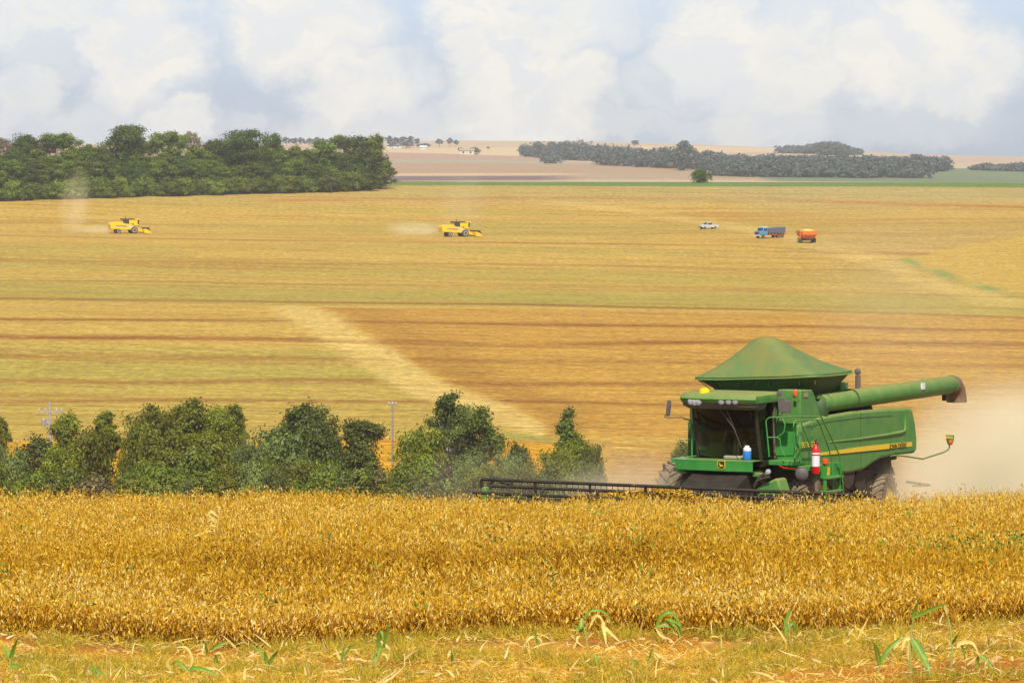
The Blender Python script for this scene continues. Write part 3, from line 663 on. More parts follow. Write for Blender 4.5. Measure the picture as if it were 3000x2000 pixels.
for i in range(44):
    px = -160 + i * 29.5 + rn.uniform(-8, 8)
    if px > 1112 or px < -45: continue
    k = rn.choice(('fA', 'fB', 'fC')); ftree(k, px, rn.uniform(468, 500), rn.uniform(75, 105), rn.uniform(1, 7), kn[k] + ' in the front row of the far forest', kn[k] + 's in the front row of the far forest')
for i in range(56):
    px = -160 + i * 23.4 + rn.uniform(-8, 8)
    if px > 1105 or px < -45: continue
    k = rn.choice(('fS', 'fS', 'fS2')); b_ = float(np.interp(px, lnx, lny)); ftree(k, px, b_ - rn.uniform(28, 56), rn.uniform(50, 85), rn.uniform(-7, -3), kn[k] + ' at the foot of the far forest', kn[k] + 's at the foot of the far forest', cat_='shrub')
# ---- lone bush on the crest and the far country
p = hit(2046, 527, 1300, 1480); reg('crestB', 'bush', 31, 4, 6.5, G6, .2, 200, 26)
tree_at('crestB', p[0], 1428, 3.9, 6.4, 'lone round dark bush on the green crest of the stubble field', 'bush', None)
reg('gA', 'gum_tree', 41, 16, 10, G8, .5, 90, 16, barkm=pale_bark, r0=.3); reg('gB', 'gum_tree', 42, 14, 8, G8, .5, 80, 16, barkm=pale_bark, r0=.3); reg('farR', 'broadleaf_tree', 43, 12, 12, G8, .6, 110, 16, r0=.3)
def fartree(key, px, base, top, wpx, label, group=None):
    h = hit(px, base, 2450, 5200); D = h[1]; H = (base - top) / F * D; return tree_at(key, h[0], D, H, wpx / F * D, label, 'tree', group)
for px, b_, t_, w_ in ((840, 432, 402, 26), (862, 432, 404, 26), (884, 432, 403, 24), (905, 432, 405, 26), (928, 432, 402, 28), (948, 432, 406, 24), (968, 432, 404, 22), (1140, 434, 398, 26), (1158, 434, 402, 24), (1178, 434, 400, 30), (1200, 434, 399, 30), (1222, 434, 405, 20), (1190, 436, 418, 50), (1240, 437, 420, 40), (1150, 436, 418, 40)):
    fartree('gA' if px % 4 else 'gB', px, b_, t_, w_, 'hazy grey-green gum tree of the far windbreak row', 'gum trees of the far windbreak')
for px, b_, t_, w_, lb in ((1288, 432, 407, 22, 'left of the three hazy lone trees before the beige farmhouse'), (1318, 432, 404, 20, 'tallest middle tree of the three hazy lone trees'), (1336, 432, 410, 18, 'right of the three hazy lone trees near the farmhouse'),
                           (1390, 453, 432, 34, 'dark round tree against the right wall of the beige farmhouse'), (1350, 445, 433, 20, 'small bush behind the beige farmhouse'), (1430, 436, 430, 10, 'tiny lone tree on the far field right of the farmhouse')):
    fartree('gB' if t_ < 412 else 'farR', px, b_, t_, w_, lb)
fartree('farR', 1861, 426, 411, 26, 'tiny lone umbrella-shaped tree on the far skyline'); fartree('farR', 2003, 500, 414, 52, 'tall hazy tree rising out of the long far wood'); fartree('farR', 2000, 500, 440, 62, 'broad hazy lower tree beneath the tallest tree of the far wood')
fartree('farR', 2683, 490, 452, 44, 'hazy round tree above the right end of the far wood'); fartree('farR', 2740, 500, 468, 50, 'hazy tree standing at the right tip of the far wood')
fartree('farR', 1576, 440, 414, 22, 'small tree on the skyline above the left tip of the far wood'); fartree('farR', 1615, 440, 415, 24, 'second small tree on the skyline above the far wood')
def wood(name_label, pts, seed):
    """a far wood that reads as one mass: leaf clumps over many crowns"""
    r = np.random.default_rng(seed); parts = []; L = []
    for px, base, top, back in pts:
        h = hit(px, base, 2450, 5200); D = h[1]
        for j in range(3):
            x = h[0] + r.normal() * 3; y = D + 8 + back * r.random() ; H = (base - top) / F * D * (.75 + .4 * r.random()); g = float(T(x, y)); rad = 5 + 3 * r.random()
            L.append((x, y, g + H * .62, rad, rad, H * .42)); L.append((x, y - 2, g + H * .3, rad * .9, rad * .9, H * .35))
    V, Q, t, c, li = crown(seed, L, len(L) * 16, 14, .75, .06)
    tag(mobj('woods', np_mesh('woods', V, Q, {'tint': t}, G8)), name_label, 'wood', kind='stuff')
def line(a, b, k): return [tuple(a[i] + (b[i] - a[i]) * j / (k - 1) for i in range(4)) for j in range(k)]
wood('long hazy wood crossing the far fields above the crest', line((1545, 458, 428, 20), (1660, 470, 420, 40), 12) + line((1660, 470, 424, 60), (1760, 474, 430, 60), 10) + line((1760, 484, 434, 60), (2120, 502, 455, 80), 34) + [(1610, 478, 458, 10), (1620, 480, 455, 10), (1540, 460, 432, 10)], 51)
wood('lower hazy wood continuing behind the green crest', line((2110, 500, 462, 60), (2760, 503, 468, 60), 50) + line((2130, 520, 480, 60), (2700, 524, 492, 60), 44) + line((2300, 490, 463, 30), (2760, 490, 466, 40), 26), 52)
wood('dark isolated wood clump on the far skyline', line((2300, 450, 430, 20), (2400, 452, 426, 30), 9) + line((2400, 455, 420, 30), (2460, 456, 416, 30), 6) + line((2460, 456, 426, 20), (2515, 454, 438, 20), 6), 53)
wood('hazy strip of wood cut by the right edge of the photo', line((2885, 500, 486, 20), (3080, 506, 482, 30), 18), 54)
# ---- farm buildings far away
beige = mat('beige_wall', (.62, .55, .42), .9); rooft = mat('roof_tile', (.45, .30, .2), .9); white = mat('white_wall', (.62, .60, .56), .8); darkw = mat('dark_opening', (.05, .05, .05), .5)
def house(name, label, px, base, w_, h_, d_, wallm):
    h = hit(px, base, 2450, 5200); r_ = empty(name, tuple(h)); tag(r_, label, 'building')
    MB().box((-w_ / 2, 0, -1), (w_ / 2, d_, h_)).build('wall', wallm, r_, 0)
    MB().prism([(-w_ / 2 - .5, -.6, h_ + .01), (-w_ / 2 - .5, d_ + .6, h_ + .01), (-w_ / 2 - .5, d_ / 2, h_ + 1.8)], (w_ + 1, 0, 0)).build('roof', rooft if wallm is beige else white, r_, 0)
    k = max(2, int(w_ / 5))
    for i in range(k): x = -w_ / 2 + (i + .5) * w_ / k; MB().box((x - .7, -.06, 1), (x + .7, -.004, h_ - .8)).build('window', darkw, r_, 0)
house('farmhouse', 'small beige farmhouse among trees on the far hill', 1368, 453, 13, 3.6, 8, beige)
house('barn', 'long white barn under the gum trees on the far hill', 1155, 435, 14, 2.6, 7, white); house('shed', 'small white shed at the right end of the gum trees', 1240, 438, 6, 2.0, 5, white)
# ---- utility poles
conc = mat('concrete', (.42, .39, .35), .85, .15); woodm = mat('weathered_wood', (.36, .27, .19), .9, .2); ins = mat('insulator', (.6, .62, .6), .3)
def pole(label, px, top, D, r_, m_, kind):
    p = at(px, top, D); g = float(T(p[0], D)); H = p[2] - g; o = empty('utility_pole', (p[0], D, g)); tag(o, label, 'utility pole')
    MB().tube([(0, 0, -.5), (0, 0, H)], [r_ * 1.5, r_], 10).build('pole', m_, o)
    if kind:
        MB().box((-1.2, -.16, H - 1.12), (1.3, -.02 - r_, H - .98)).build('crossarm', m_, o, 0)
        MB().box((-.75, -.2, H - 2.4), (-.1, -.05, H - 2.0)).build('bracket', m_, o, 0)
        MB().lathe((-.62, -.2, H - 2.5), (0, 0, 1), [(0, .18), (.1, .22), (.7, .22), (.8, .1)], 12).build('transformer', conc, o)
        for x in (-1.1, -.5, .7, 1.2): MB().lathe((x, -.17, H - .98), (0, 0, 1), [(0, .03), (.05, .09), (.16, .09), (.2, .04), (.26, .08), (.34, .03)], 8).build('insulator', ins, o)
    else:
        MB().box((-.4, -.1, H - .45), (.4, -.02 - r_, H - .32)).build('crossarm', m_, o, 0)
        for x in (-.34, 0, .34): MB().lathe((x, -.1, H - .33), (0, 0, 1), [(0, .03), (.05, .08), (.16, .08), (.24, .03)], 8).build('insulator', ins, o)
pole('pale concrete pole with a crossarm and transformer at the left', 146, 1176, 448, .12, conc, 1)
pole('thin brown wooden pole left of the tallest dark tree', 1150, 1174, 436, .085, woodm, 0)
# ---- maize plants standing at the near edge of the crop
corn_g = mat('maize_leaf', (.22, .40, .04), .45, .25, nscale=14); corn_y = mat('dry_maize_leaf', (.88, .68, .20), .7, .2, nscale=10); corn_s = mat('maize_stalk', (.34, .42, .10), .5, .25, nscale=12)
corn_d = mat('withered_maize', (.85, .58, .14), .7, .2, nscale=10)
for mm in (corn_g, corn_y, corn_d):
    n = NT(mm.node_tree); b = mm.node_tree.nodes['Principled BSDF']; b.inputs['Transmission Weight'].default_value = 0
    tr = n.n.new('ShaderNodeBsdfTranslucent'); src = b.inputs['Base Color'].links[0].from_socket; n.l.new(src, tr.inputs[0]); mx = n.node('ShaderNodeMixShader', i_0=.3)
    n.l.new(b.outputs[0], mx.inputs[1]); n.l.new(tr.outputs[0], mx.inputs[2]); n.l.new(mx.outputs[0], mm.node_tree.nodes['Material Output'].inputs[0])
def corn(label, D, base, stalk, leaves, dead=False, seed=0):
    """stalk and leaf midribs as points of a vertical sheet at distance D, each leaf swung out of it"""
    rn = random.Random(seed + int(base[0])); D = min(51.7, float(hit(base[0], base[1], 44, 54)[1])) if D < 60 else D; p0 = at(base[0], base[1], D); g = float(T(p0[0], D)); o = empty('maize_plant', (p0[0], D, g)); tag(o, label, 'maize plant', 'maize plants at the crop edge')
    loc = lambda q, dy=0: Vector(at(q[0], q[1], D)) - Vector((p0[0], D, g)) + Vector((0, dy, 0))
    S = [Vector((0, 0, -.03))] + [loc(q) for q in stalk]
    MB().tube([tuple(s_) for s_ in S], [.014] + [.011] * (len(S) - 2) + [.005], 7).build('stalk', corn_d if dead else corn_s, o, 60)
    for kind, wd, pts in leaves:
        wd *= .82
        dy = rn.uniform(-.22, .16); n_ = len(pts); C_ = [loc(q, dy * (i / (n_ - 1)) ** 1.2) for i, q in enumerate(pts)]
        P = []
        for i in range(len(C_) - 1):     # catmull-rom
            a, b_, c_, d_ = C_[max(i - 1, 0)], C_[i], C_[i + 1], C_[min(i + 2, len(C_) - 1)]
            for k in range(5):
                t = k / 5; P.append(.5 * ((2 * b_) + (c_ - a) * t + (2 * a - 5 * b_ + 4 * c_ - d_) * t * t + (3 * b_ - a - 3 * c_ + d_) * t ** 3))
        P.append(C_[-1]); m_ = len(P); mb = MB(); rows = []; tw = rn.uniform(-.5, .5)
        for i, q in enumerate(P):
            t = i / (m_ - 1); d_ = (P[min(i + 1, m_ - 1)] - P[max(i - 1, 0)]).normalized(); face = Vector((math.sin(tw + t * 1.2) * .6, -1, .35)).normalized()
            s_ = d_.cross(face).normalized(); up = s_.cross(d_).normalized(); hw = wd * (min(1, .35 + t * 3) * (1 - t ** 2.6) + .02)
            rows.append([tuple(q - s_ * hw + up * hw * .35), tuple(q - s_ * hw * .5 + up * hw * (.08 + .05 * math.sin(i * 1.7))), tuple(q), tuple(q + s_ * hw * .5 + up * hw * (.08 - .05 * math.sin(i * 1.3))), tuple(q + s_ * hw + up * hw * .35)])
        lf = mb.loft(rows, False, False).build('leaf', {'g': corn_g, 'y': corn_y, 'd': corn_d}[kind], o, 80)
        if wd >= .028: MB().tube([tuple(p_ + Vector((0, -.004, .003))) for p_ in P], [.005, .0015], 5).build('midrib', corn_y, lf, 80)
corn('tall green maize plant with a broad drooping leaf, right foreground', 49.3, (2668, 1985), [(2668, 1870), (2675, 1805)], [('g', .022, [(2672, 1806), (2682, 1775), (2695, 1741)]), ('g', .028, [(2676, 1808), (2705, 1792), (2740, 1776), (2772, 1761)]),
     ('g', .060, [(2672, 1868), (2690, 1900), (2710, 1945), (2718, 1985)]), ('y', .03, [(2668, 1868), (2650, 1872), (2640, 1905)]), ('y', .02, [(2665, 1880), (2660, 1915), (2672, 1960)]), ('g', .03, [(2672, 1960), (2680, 1975), (2678, 2000)])])
corn('green maize plant forking into two narrow leaves, lower right', 47.5, (2572, 1990), [(2574, 1960), (2576, 1945)], [('g', .035, [(2576, 1945), (2568, 1910), (2558, 1885), (2550, 1882)]), ('g', .03, [(2577, 1948), (2600, 1905), (2630, 1878), (2648, 1856)]), ('y', .02, [(2575, 1970), (2585, 1985), (2590, 2000)])], seed=2)
corn('tall slender maize plant with arching yellow leaf near the right edge', 48.8, (2785, 1965), [(2790, 1900), (2784, 1840), (2775, 1795)], [('y', .018, [(2775, 1800), (2765, 1770), (2757, 1752)]), ('g', .022, [(2790, 1885), (2800, 1855), (2808, 1838)]), ('y', .030, [(2792, 1895), (2820, 1880), (2850, 1885), (2870, 1925)]),
     ('g', .035, [(2868, 1915), (2890, 1935), (2905, 1960), (2925, 1982)]), ('g', .028, [(2870, 1918), (2862, 1940), (2885, 1975), (2915, 2002)]), ('g', .016, [(2815, 1885), (2825, 1915), (2828, 1940)])], seed=3)
corn('maize plant bent into a green hoop before the crop', 52.0, (1990, 1884), [(1992, 1860), (1985, 1845)], [('g', .030, [(1924, 1838), (1935, 1805), (1962, 1792), (1985, 1815), (1997, 1838)]), ('g', .04, [(1926, 1836), (1955, 1828), (1985, 1838), (1990, 1862), (1986, 1884)]), ('g', .022, [(1950, 1812), (1975, 1818), (1996, 1834)]),
     ('y', .016, [(1922, 1840), (1935, 1860), (1965, 1872), (1985, 1898)]), ('y', .014, [(1925, 1838), (1945, 1865), (1958, 1900)]), ('d', .014, [(1910, 1875), (1890, 1880), (1882, 1900)])], seed=4)
corn('green maize plant arching over limp straw-coloured leaves', 52.1, (1722, 1892), [(1716, 1860), (1708, 1825)], [('g', .020, [(1708, 1815), (1728, 1790), (1760, 1788), (1785, 1810), (1797, 1840)]), ('g', .035, [(1705, 1810), (1698, 1835), (1675, 1822)]), ('g', .03, [(1712, 1825), (1700, 1850), (1690, 1840)]), ('y', .022, [(1728, 1835), (1745, 1803), (1762, 1812), (1768, 1850)]),
     ('y', .028, [(1765, 1815), (1770, 1850), (1775, 1885)]), ('y', .026, [(1770, 1835), (1790, 1855), (1822, 1882)]), ('y', .016, [(1700, 1852), (1690, 1875), (1720, 1895)])], seed=5)
corn('short upright dark green maize plant in the middle foreground', 50.3, (1095, 1955), [(1112, 1905), (1116, 1890)], [('g', .034, [(1112, 1912), (1108, 1875), (1116, 1848), (1122, 1870)]), ('g', .026, [(1124, 1890), (1134, 1855), (1140, 1818)]), ('g', .030, [(1095, 1955), (1098, 1925), (1100, 1905)]), ('y', .028, [(1118, 1915), (1130, 1918), (1138, 1930)]), ('g', .018, [(1118, 1910), (1128, 1880), (1136, 1862)])], seed=6)
corn('maize plant with upright tip among the crop, right of the green hoop', 51.9, (2316, 1880), [(2312, 1850), (2310, 1830)], [('g', .030, [(2308, 1842), (2302, 1818), (2318, 1780)]), ('g', .028, [(2310, 1835), (2325, 1825), (2334, 1850), (2338, 1878)]), ('g', .02, [(2305, 1838), (2298, 1850), (2305, 1868)]), ('y', .015, [(2308, 1820), (2316, 1795), (2326, 1768)])], seed=7)
corn('curling pale maize plant beside red soil, lower left', 48.5, (555, 1998), [(555, 1975), (556, 1960)], [('y', .022, [(556, 1955), (562, 1925), (545, 1895), (515, 1895)]), ('g', .028, [(556, 1960), (575, 1955), (620, 1965), (650, 1985)]), ('y', .02, [(556, 1965), (600, 1958), (640, 1965), (668, 2005)]), ('g', .022, [(552, 1965), (520, 1940), (500, 1950)]), ('y', .016, [(500, 1965), (490, 1935), (510, 1920)]), ('y', .018, [(550, 1985), (590, 1985), (630, 1995)])], seed=8)
corn('green maize plant with a hooked white leaf at lower left', 49.6, (632, 1962), [(634, 1935), (634, 1920)], [('g', .032, [(636, 1955), (632, 1925), (630, 1915)]), ('g', .022, [(608, 1920), (605, 1895), (600, 1865)]), ('y', .017, [(630, 1915), (645, 1912), (660, 1940), (662, 1965)]), ('g', .018, [(620, 1905), (650, 1885), (680, 1884)]), ('y', .012, [(600, 1868), (606, 1860), (608, 1850)])], seed=9)
corn('maize plant with two long drooping leaves beside the red soil', 49.0, (785, 1975), [(783, 1945), (780, 1925)], [('g', .030, [(782, 1945), (778, 1920), (774, 1900)]), ('g', .026, [(786, 1950), (805, 1915), (820, 1898)]), ('g', .016, [(780, 1935), (755, 1905), (725, 1885)]), ('y', .012, [(728, 1888), (712, 1872), (704, 1860)]), ('y', .016, [(820, 1925), (832, 1930), (830, 1960)])], seed=10)
corn('green maize plant cut by the left edge of the photo', 49.3, (25, 1985), [(30, 1945), (28, 1915)], [('g', .030, [(30, 1930), (42, 1895), (56, 1864)]), ('g', .032, [(28, 1925), (15, 1905), (-5, 1895)]), ('g', .028, [(30, 1950), (50, 1950), (66, 1958)]), ('y', .022, [(25, 1985), (45, 1975), (60, 1995)])], seed=11)
corn('low maize seedling with straw leaf right of the left edge', 48.0, (285, 2000), [(285, 1985), (283, 1965)], [('g', .030, [(283, 1990), (275, 1960), (262, 1945)]), ('y', .026, [(262, 1945), (250, 1960), (236, 1990)]), ('g', .02, [(280, 1960), (300, 1970), (318, 1982)]), ('y', .012, [(258, 1950), (260, 1935), (263, 1925)])], seed=12)
corn('thin green maize shoot left of the upright dark plant', 48.9, (1008, 1975), [(1007, 1940), (1007, 1910)], [('g', .022, [(1007, 1940), (1004, 1915), (1010, 1888)]), ('y', .018, [(1006, 1945), (1000, 1935), (994, 1930)]), ('g', .014, [(1010, 1920), (1025, 1895), (1045, 1885)])], seed=13)
corn('small maize shoot with curled tip left of the bent hoop', 49.4, (1855, 1962), [(1852, 1935), (1850, 1920)], [('g', .018, [(1852, 1935), (1866, 1940), (1870, 1962)]), ('y', .014, [(1850, 1920), (1842, 1905), (1836, 1912)]), ('g', .022, [(1752, 1945), (1745, 1925), (1740, 1915)])], seed=14)
corn('thin maize shoot under the bent hoop', 49.3, (1905, 1950), [(1905, 1925), (1908, 1905)], [('g', .024, [(1902, 1950), (1904, 1920), (1912, 1895)]), ('y', .015, [(1908, 1930), (1918, 1920), (1924, 1940)])], seed=15)
corn('straw-coloured maize plant with one green blade, right of centre', 50.8, (1328, 1950), [(1326, 1915), (1327, 1895)], [('y', .018, [(1326, 1905), (1320, 1900), (1330, 1885)]), ('g', .02, [(1326, 1945), (1324, 1920), (1322, 1900)]), ('y', .016, [(1325, 1905), (1315, 1910), (1312, 1925)])], seed=16)
corn('pale limp maize plant beside the crop edge, left of the arching one', 51.7, (1575, 1900), [(1572, 1880), (1570, 1860)], [('g', .016, [(1576, 1898), (1570, 1865), (1566, 1840)]), ('y', .018, [(1570, 1862), (1550, 1868), (1535, 1890), (1530, 1905)]), ('y', .016, [(1572, 1865), (1585, 1875), (1588, 1895)]), ('y', .018, [(1480, 1885), (1500, 1880), (1525, 1885)])], seed=17)
corn('withered golden maize stalk rising above the beans at the left', 68.0, (638, 1600), [(636, 1560), (640, 1520), (645, 1488)], [('y', .022, [(640, 1500), (643, 1486), (632, 1484)]), ('y', .03, [(638, 1512), (620, 1497), (612, 1508), (630, 1520)]), ('y', .035, [(636, 1530), (622, 1518), (606, 1528)]), ('y', .02, [(632, 1541), (620, 1538), (612, 1540)]), ('y', .026, [(638, 1552), (610, 1556), (580, 1565), (560, 1574)]), ('d', .035, [(640, 1550), (638, 1565), (636, 1580)])], True, 18)
# ------------------------------------------------------------------ the green combine harvester
# machine frame: u rearward, v towards the machine's left side, h up; object axes are (u, -v, h)
def ray_uvh(px, py, axis, val):
    """where a line of sight meets a plane of the machine frame (survey of the photographed machine)"""
    d = ray(px, py); A = np.array([RU[0], RU[1], 0]); B = np.array([RV[0], RV[1], 0]); H = np.array([0, 0, 1.0])
    M = {'u': A, 'v': B, 'h': H}[axis]; k = (val + M @ RO) / (M @ d); P = d * k - RO
    return (float(P @ A), float(P @ B), float(P[2]))
def Lv(px, py, v): return ray_uvh(px, py, 'v', v)
def Lu(px, py, u): return ray_uvh(px, py, 'u', u)
mf = lambda p: Vector((p[0], -p[1], p[2]))
def M(): return MB(mf)
green = mat('green_paint', (.026, .285, .045), .38, .12, dust=.08, dcol=(.30, .27, .07), coat=.25, updust=.45)
green_d = mat('dusty_green_paint', (.038, .245, .040), .5, .12, dust=.20, dcol=(.33, .28, .08), updust=.6)
tarp = mat('green_tarpaulin', (.032, .215, .068), .6, .12, dust=.40, dcol=(.36, .22, .045), nscale=.38, updust=.06)
under = mat('dark_green_paint', (.012, .09, .02), .6, .2, dust=.1)
black = mat('black_steel', (.012, .010, .010), .5, .3, dust=.06); dirty = mat('dirty_machinery', (.035, .028, .020), .8, .4, dust=.2, dcol=(.14, .09, .04), nscale=5)
rubber = mat('tyre_rubber', (.04, .033, .028), .9, .2, dust=.6, dcol=(.27, .20, .12), nscale=4, updust=.4); yellow = mat('yellow_paint', (.85, .58, .01), .45, .08, dust=.08)
grey = mat('grey_plastic', (.10, .09, .10), .6, .1, dust=.1); boot = mat('brown_rubber', (.16, .10, .06), .85, .2, dust=.25)
lampw = mat('lamp_lens', (.42, .42, .44), .12, .05); orange = mat('orange_lens', (.85, .10, .01), .25, .1); red = mat('red_paint', (.72, .010, .012), .35, .05, coat=.4)
pillar = mat('dusty_pillar', (.17, .12, .09), .7, .15); ylens = mat('yellow_dome_paint', (.95, .72, .0), .4, .03); whitep = mat('white_label', (.8, .8, .8), .6, .03)
skin = mat('skin', (.32, .17, .10), .6, .05); blue = mat('blue_cloth', (.06, .20, .48), .8, .1); khaki = mat('beige_cloth', (.34, .30, .20), .85, .1); bluep = mat('blue_plastic', (.03, .20, .62), .4, .05)
glass = bpy.data.materials.new('tinted_glass'); glass.use_nodes = True; n = NT(glass.node_tree); n.n.clear()
tr = n.n.new('ShaderNodeBsdfTransparent'); tr.inputs[0].default_value = (.24, .26, .18, 1); gl = n.n.new('ShaderNodeBsdfGlossy'); gl.inputs['Roughness'].default_value = .04; gl.inputs[0].default_value = (.8, .8, .8, 1)
fr = n.node('ShaderNodeFresnel', i_0=1.35); dfz = n.n.new('ShaderNodeBsdfDiffuse'); dfz.inputs[0].default_value = (.30, .22, .09, 1)
tcg = n.n.new('ShaderNodeTexCoord'); dn = n.mr(n.noise(tcg.outputs['Object'], 2.5, 4), .35, .75, .01, .07)
mx0 = n.node('ShaderNodeMixShader', i_0=dn); n.l.new(tr.outputs[0], mx0.inputs[1]); n.l.new(dfz.outputs[0], mx0.inputs[2])
mx = n.node('ShaderNodeMixShader', i_0=fr.outputs[0]); n.l.new(mx0.outputs[0], mx.inputs[1]); n.l.new(gl.outputs[0], mx.inputs[2]); o_ = n.n.new('ShaderNodeOutputMaterial'); n.l.new(mx.outputs[0], o_.inputs[0])

comb = empty('combine_harvester', tuple(RO), math.atan2(RU[1], RU[0])); tag(comb, 'green combine harvester with conical tank cover cutting beans in dust', 'combine harvester')
# chassis and dark works under the shields
ch = M(); ch.box((1.0, -1.15, .75), (5.9, 1.15, 1.9)); ch.box((.9, -1.45, 1.15), (4.6, 1.45, 2.0)); ch.box((1.35, -1.9, .75), (1.85, 1.9, 1.15)); ch.box((5.6, -1.3, .55), (5.85, 1.3, .8)); ch.box((5.0, -1.2, 1.2), (6.9, 1.2, 1.9))
ch.build('chassis', dirty, comb, bevel=.02)
wk = M()
for (a, b_, r_) in (((1.9, 1.47, 1.55), (1.9, 1.62, 1.55), .32), ((2.7, 1.47, 1.45), (2.7, 1.6, 1.45), .22), ((3.5, 1.47, 1.6), (3.5, 1.6, 1.6), .38), ((4.4, 1.3, 1.35), (4.4, 1.5, 1.35), .3)): wk.tube([a, b_], r_, 18)
wk.tube([(1.9, 1.56, 1.88), (3.5, 1.56, 2.0)], .03, 6); wk.tube([(1.9, 1.56, 1.24), (3.5, 1.56, 1.22)], .03, 6); wk.box((4.5, .9, 1.0), (5.3, 1.42, 1.6)); wk.tube([(2.2, 1.5, .9), (3.1, 1.55, 1.3), (3.9, 1.5, 1.0)], .05, 6)
wk.build('belt_drive', dirty, comb)
# body between the side shields
bd = M(); bd.box((.87, -1.55, 2.0), (6.4, 1.5, 2.95)); bd.box((.87, -1.5, 2.951), (3.75, .95, 3.55)); bd.build('body', under, comb, bevel=.03)
def panel(name, pts, v0, v1, m_, parent, bevel=.05, label=None):
    P = [Lv(a, b_, v0) for a, b_ in pts]; return M().prism([(p[0], v0, p[2]) for p in P], (0, v1 - v0, 0)).build(name, m_, parent, 35, bevel, label)
q = lambda L: [(1900 + x / 2.352, 950 + y / 2.352) for x, y in L]     # from the enlarged crop to photo coordinates
sp = panel('side_panel', q([(1046, 960), (1046, 690), (1170, 640), (1400, 600), (1600, 582), (1790, 572), (1822, 584), (1842, 680), (1853, 790), (1852, 868), (1832, 888), (1700, 902), (1600, 925), (1545, 958), (1490, 1000), (1400, 1024), (1320, 1032), (1200, 1020), (1110, 990)]), 1.66, 1.50, green_d, comb, .07)
# pressed ridge along the panel, seam and hand line
rg = M(); L_ = [Lv(*p, 1.655) for p in q([(1240, 812), (1460, 788), (1640, 762), (1740, 744), (1766, 730), (1768, 640), (1762, 600)])]
rg.tube(L_, [.02, .035, .045, .05, .045, .035, .015], 10, soft=0); rg.build('panel_ridge', green_d, sp, 80)
sm = M(); sm.tube([Lv(*p, 1.662) for p in q([(1462, 600), (1462, 760), (1462, 900), (1472, 1004)])], .006, 5); sm.tube([Lv(*p, 1.664) for p in q([(1090, 706), (1250, 668), (1460, 642), (1682, 628)])], .008, 5); sm.build('panel_seam', under, sp)
def strip(name, pts, v, m_, parent, th=.006):
    P = [Lv(a, b_, v) for a, b_ in pts]; return M().prism([(p[0], v - th, p[2]) for p in P], (0, th, 0)).build(name, m_, parent, 0)
strip('yellow_stripe', q([(1172, 884), (1300, 866), (1460, 842), (1640, 822), (1815, 808), (1817, 840), (1640, 858), (1460, 876), (1300, 892), (1180, 902)]), 1.672, yellow, sp)
strip('dark_stripe', q([(1180, 903), (1300, 893), (1460, 877), (1640, 859), (1780, 845), (1640, 866), (1460, 884), (1300, 899)]), 1.671, black, sp)
def text(body, name, size, m_, parent, p0, p1, v, h_adj=0, sx=1.0):
    c = bpy.data.curves.new('lettering', 'FONT'); c.body = body; c.size = size; c.extrude = .003; c.offset = .0015; o0 = bpy.data.objects.new('lettering', c); col.objects.link(o0)
    me = bpy.data.meshes.new_from_object(o0.evaluated_get(bpy.context.evaluated_depsgraph_get())); bpy.data.objects.remove(o0); bpy.data.curves.remove(c)
    a = Lv(*p0, v); b_ = Lv(*p1, v); X = np.array([x.co.x for x in me.vertices]); W_ = X.max() - X.min(); k = (b_[0] - a[0]) / W_; sl_ = (b_[2] - a[2]) / (b_[0] - a[0])
    for x in me.vertices: uu = a[0] + (x.co.x - X.min()) * k; x.co = (uu, -(v + x.co.z), a[2] + x.co.y * sx + (uu - a[0]) * sl_)
    me.materials.append(m_); return mobj(name, me, parent)
text('JOHN DEERE', 'lettering', .17, black, sp, *q([(1660, 858), (1778, 846)]), 1.678); text('9770 STS', 'lettering', .20, yellow, sp, *q([(1056, 852), (1163, 842)]), 1.666)
# upper side wall of the grain tank and the forward bulkhead
panel('tank_side', q([(1048, 690), (1048, 452), (1128, 450), (1150, 500), (1162, 560), (1180, 612), (1190, 632)]), 1.62, 1.0, green_d, comb, .03)
F0 = [Lu(a, b_, .86) for a, b_ in q([(838, 468), (1046, 452), (1046, 962), (815, 962)])]
bk = M().prism([(.86, p[1], p[2]) for p in F0], (.10, 0, 0)).build('bulkhead', green, comb, 35, .02)
D0 = [Lu(a, b_, .852) for a, b_ in q([(862, 680), (1000, 674), (1030, 900), (845, 905)])]
dr = M().prism([(.835, p[1], p[2]) for p in D0], (.022, 0, 0)).build('access_door', green, comb, 35, .01)
M().tube([Lu(*p, .83) for p in q([(1008, 770), (1008, 772)])][0:1] + [tuple(np.array(Lu(*q([(1008, 770)])[0], .80)))], .022, 8).build('handle', black, dr)
for a, b_ in (((986, 600), (1008, 636)), ((1070, 470), (1098, 500))):
    u_ = .845 if a[0] < 1046 else None
    if u_: P = [Lu(*x, u_) for x in q([a, (b_[0], a[1]), b_, (a[0], b_[1])])]; M().prism([(u_, p[1], p[2]) for p in P], (.01, 0, 0)).build('sticker', yellow, bk, 0)
    else: P = [Lv(*x, 1.63) for x in q([a, (b_[0], a[1]), b_, (a[0], b_[1])])]; M().prism([(p[0], 1.63, p[2]) for p in P], (0, .01, 0)).build('sticker', khaki, bk, 0)
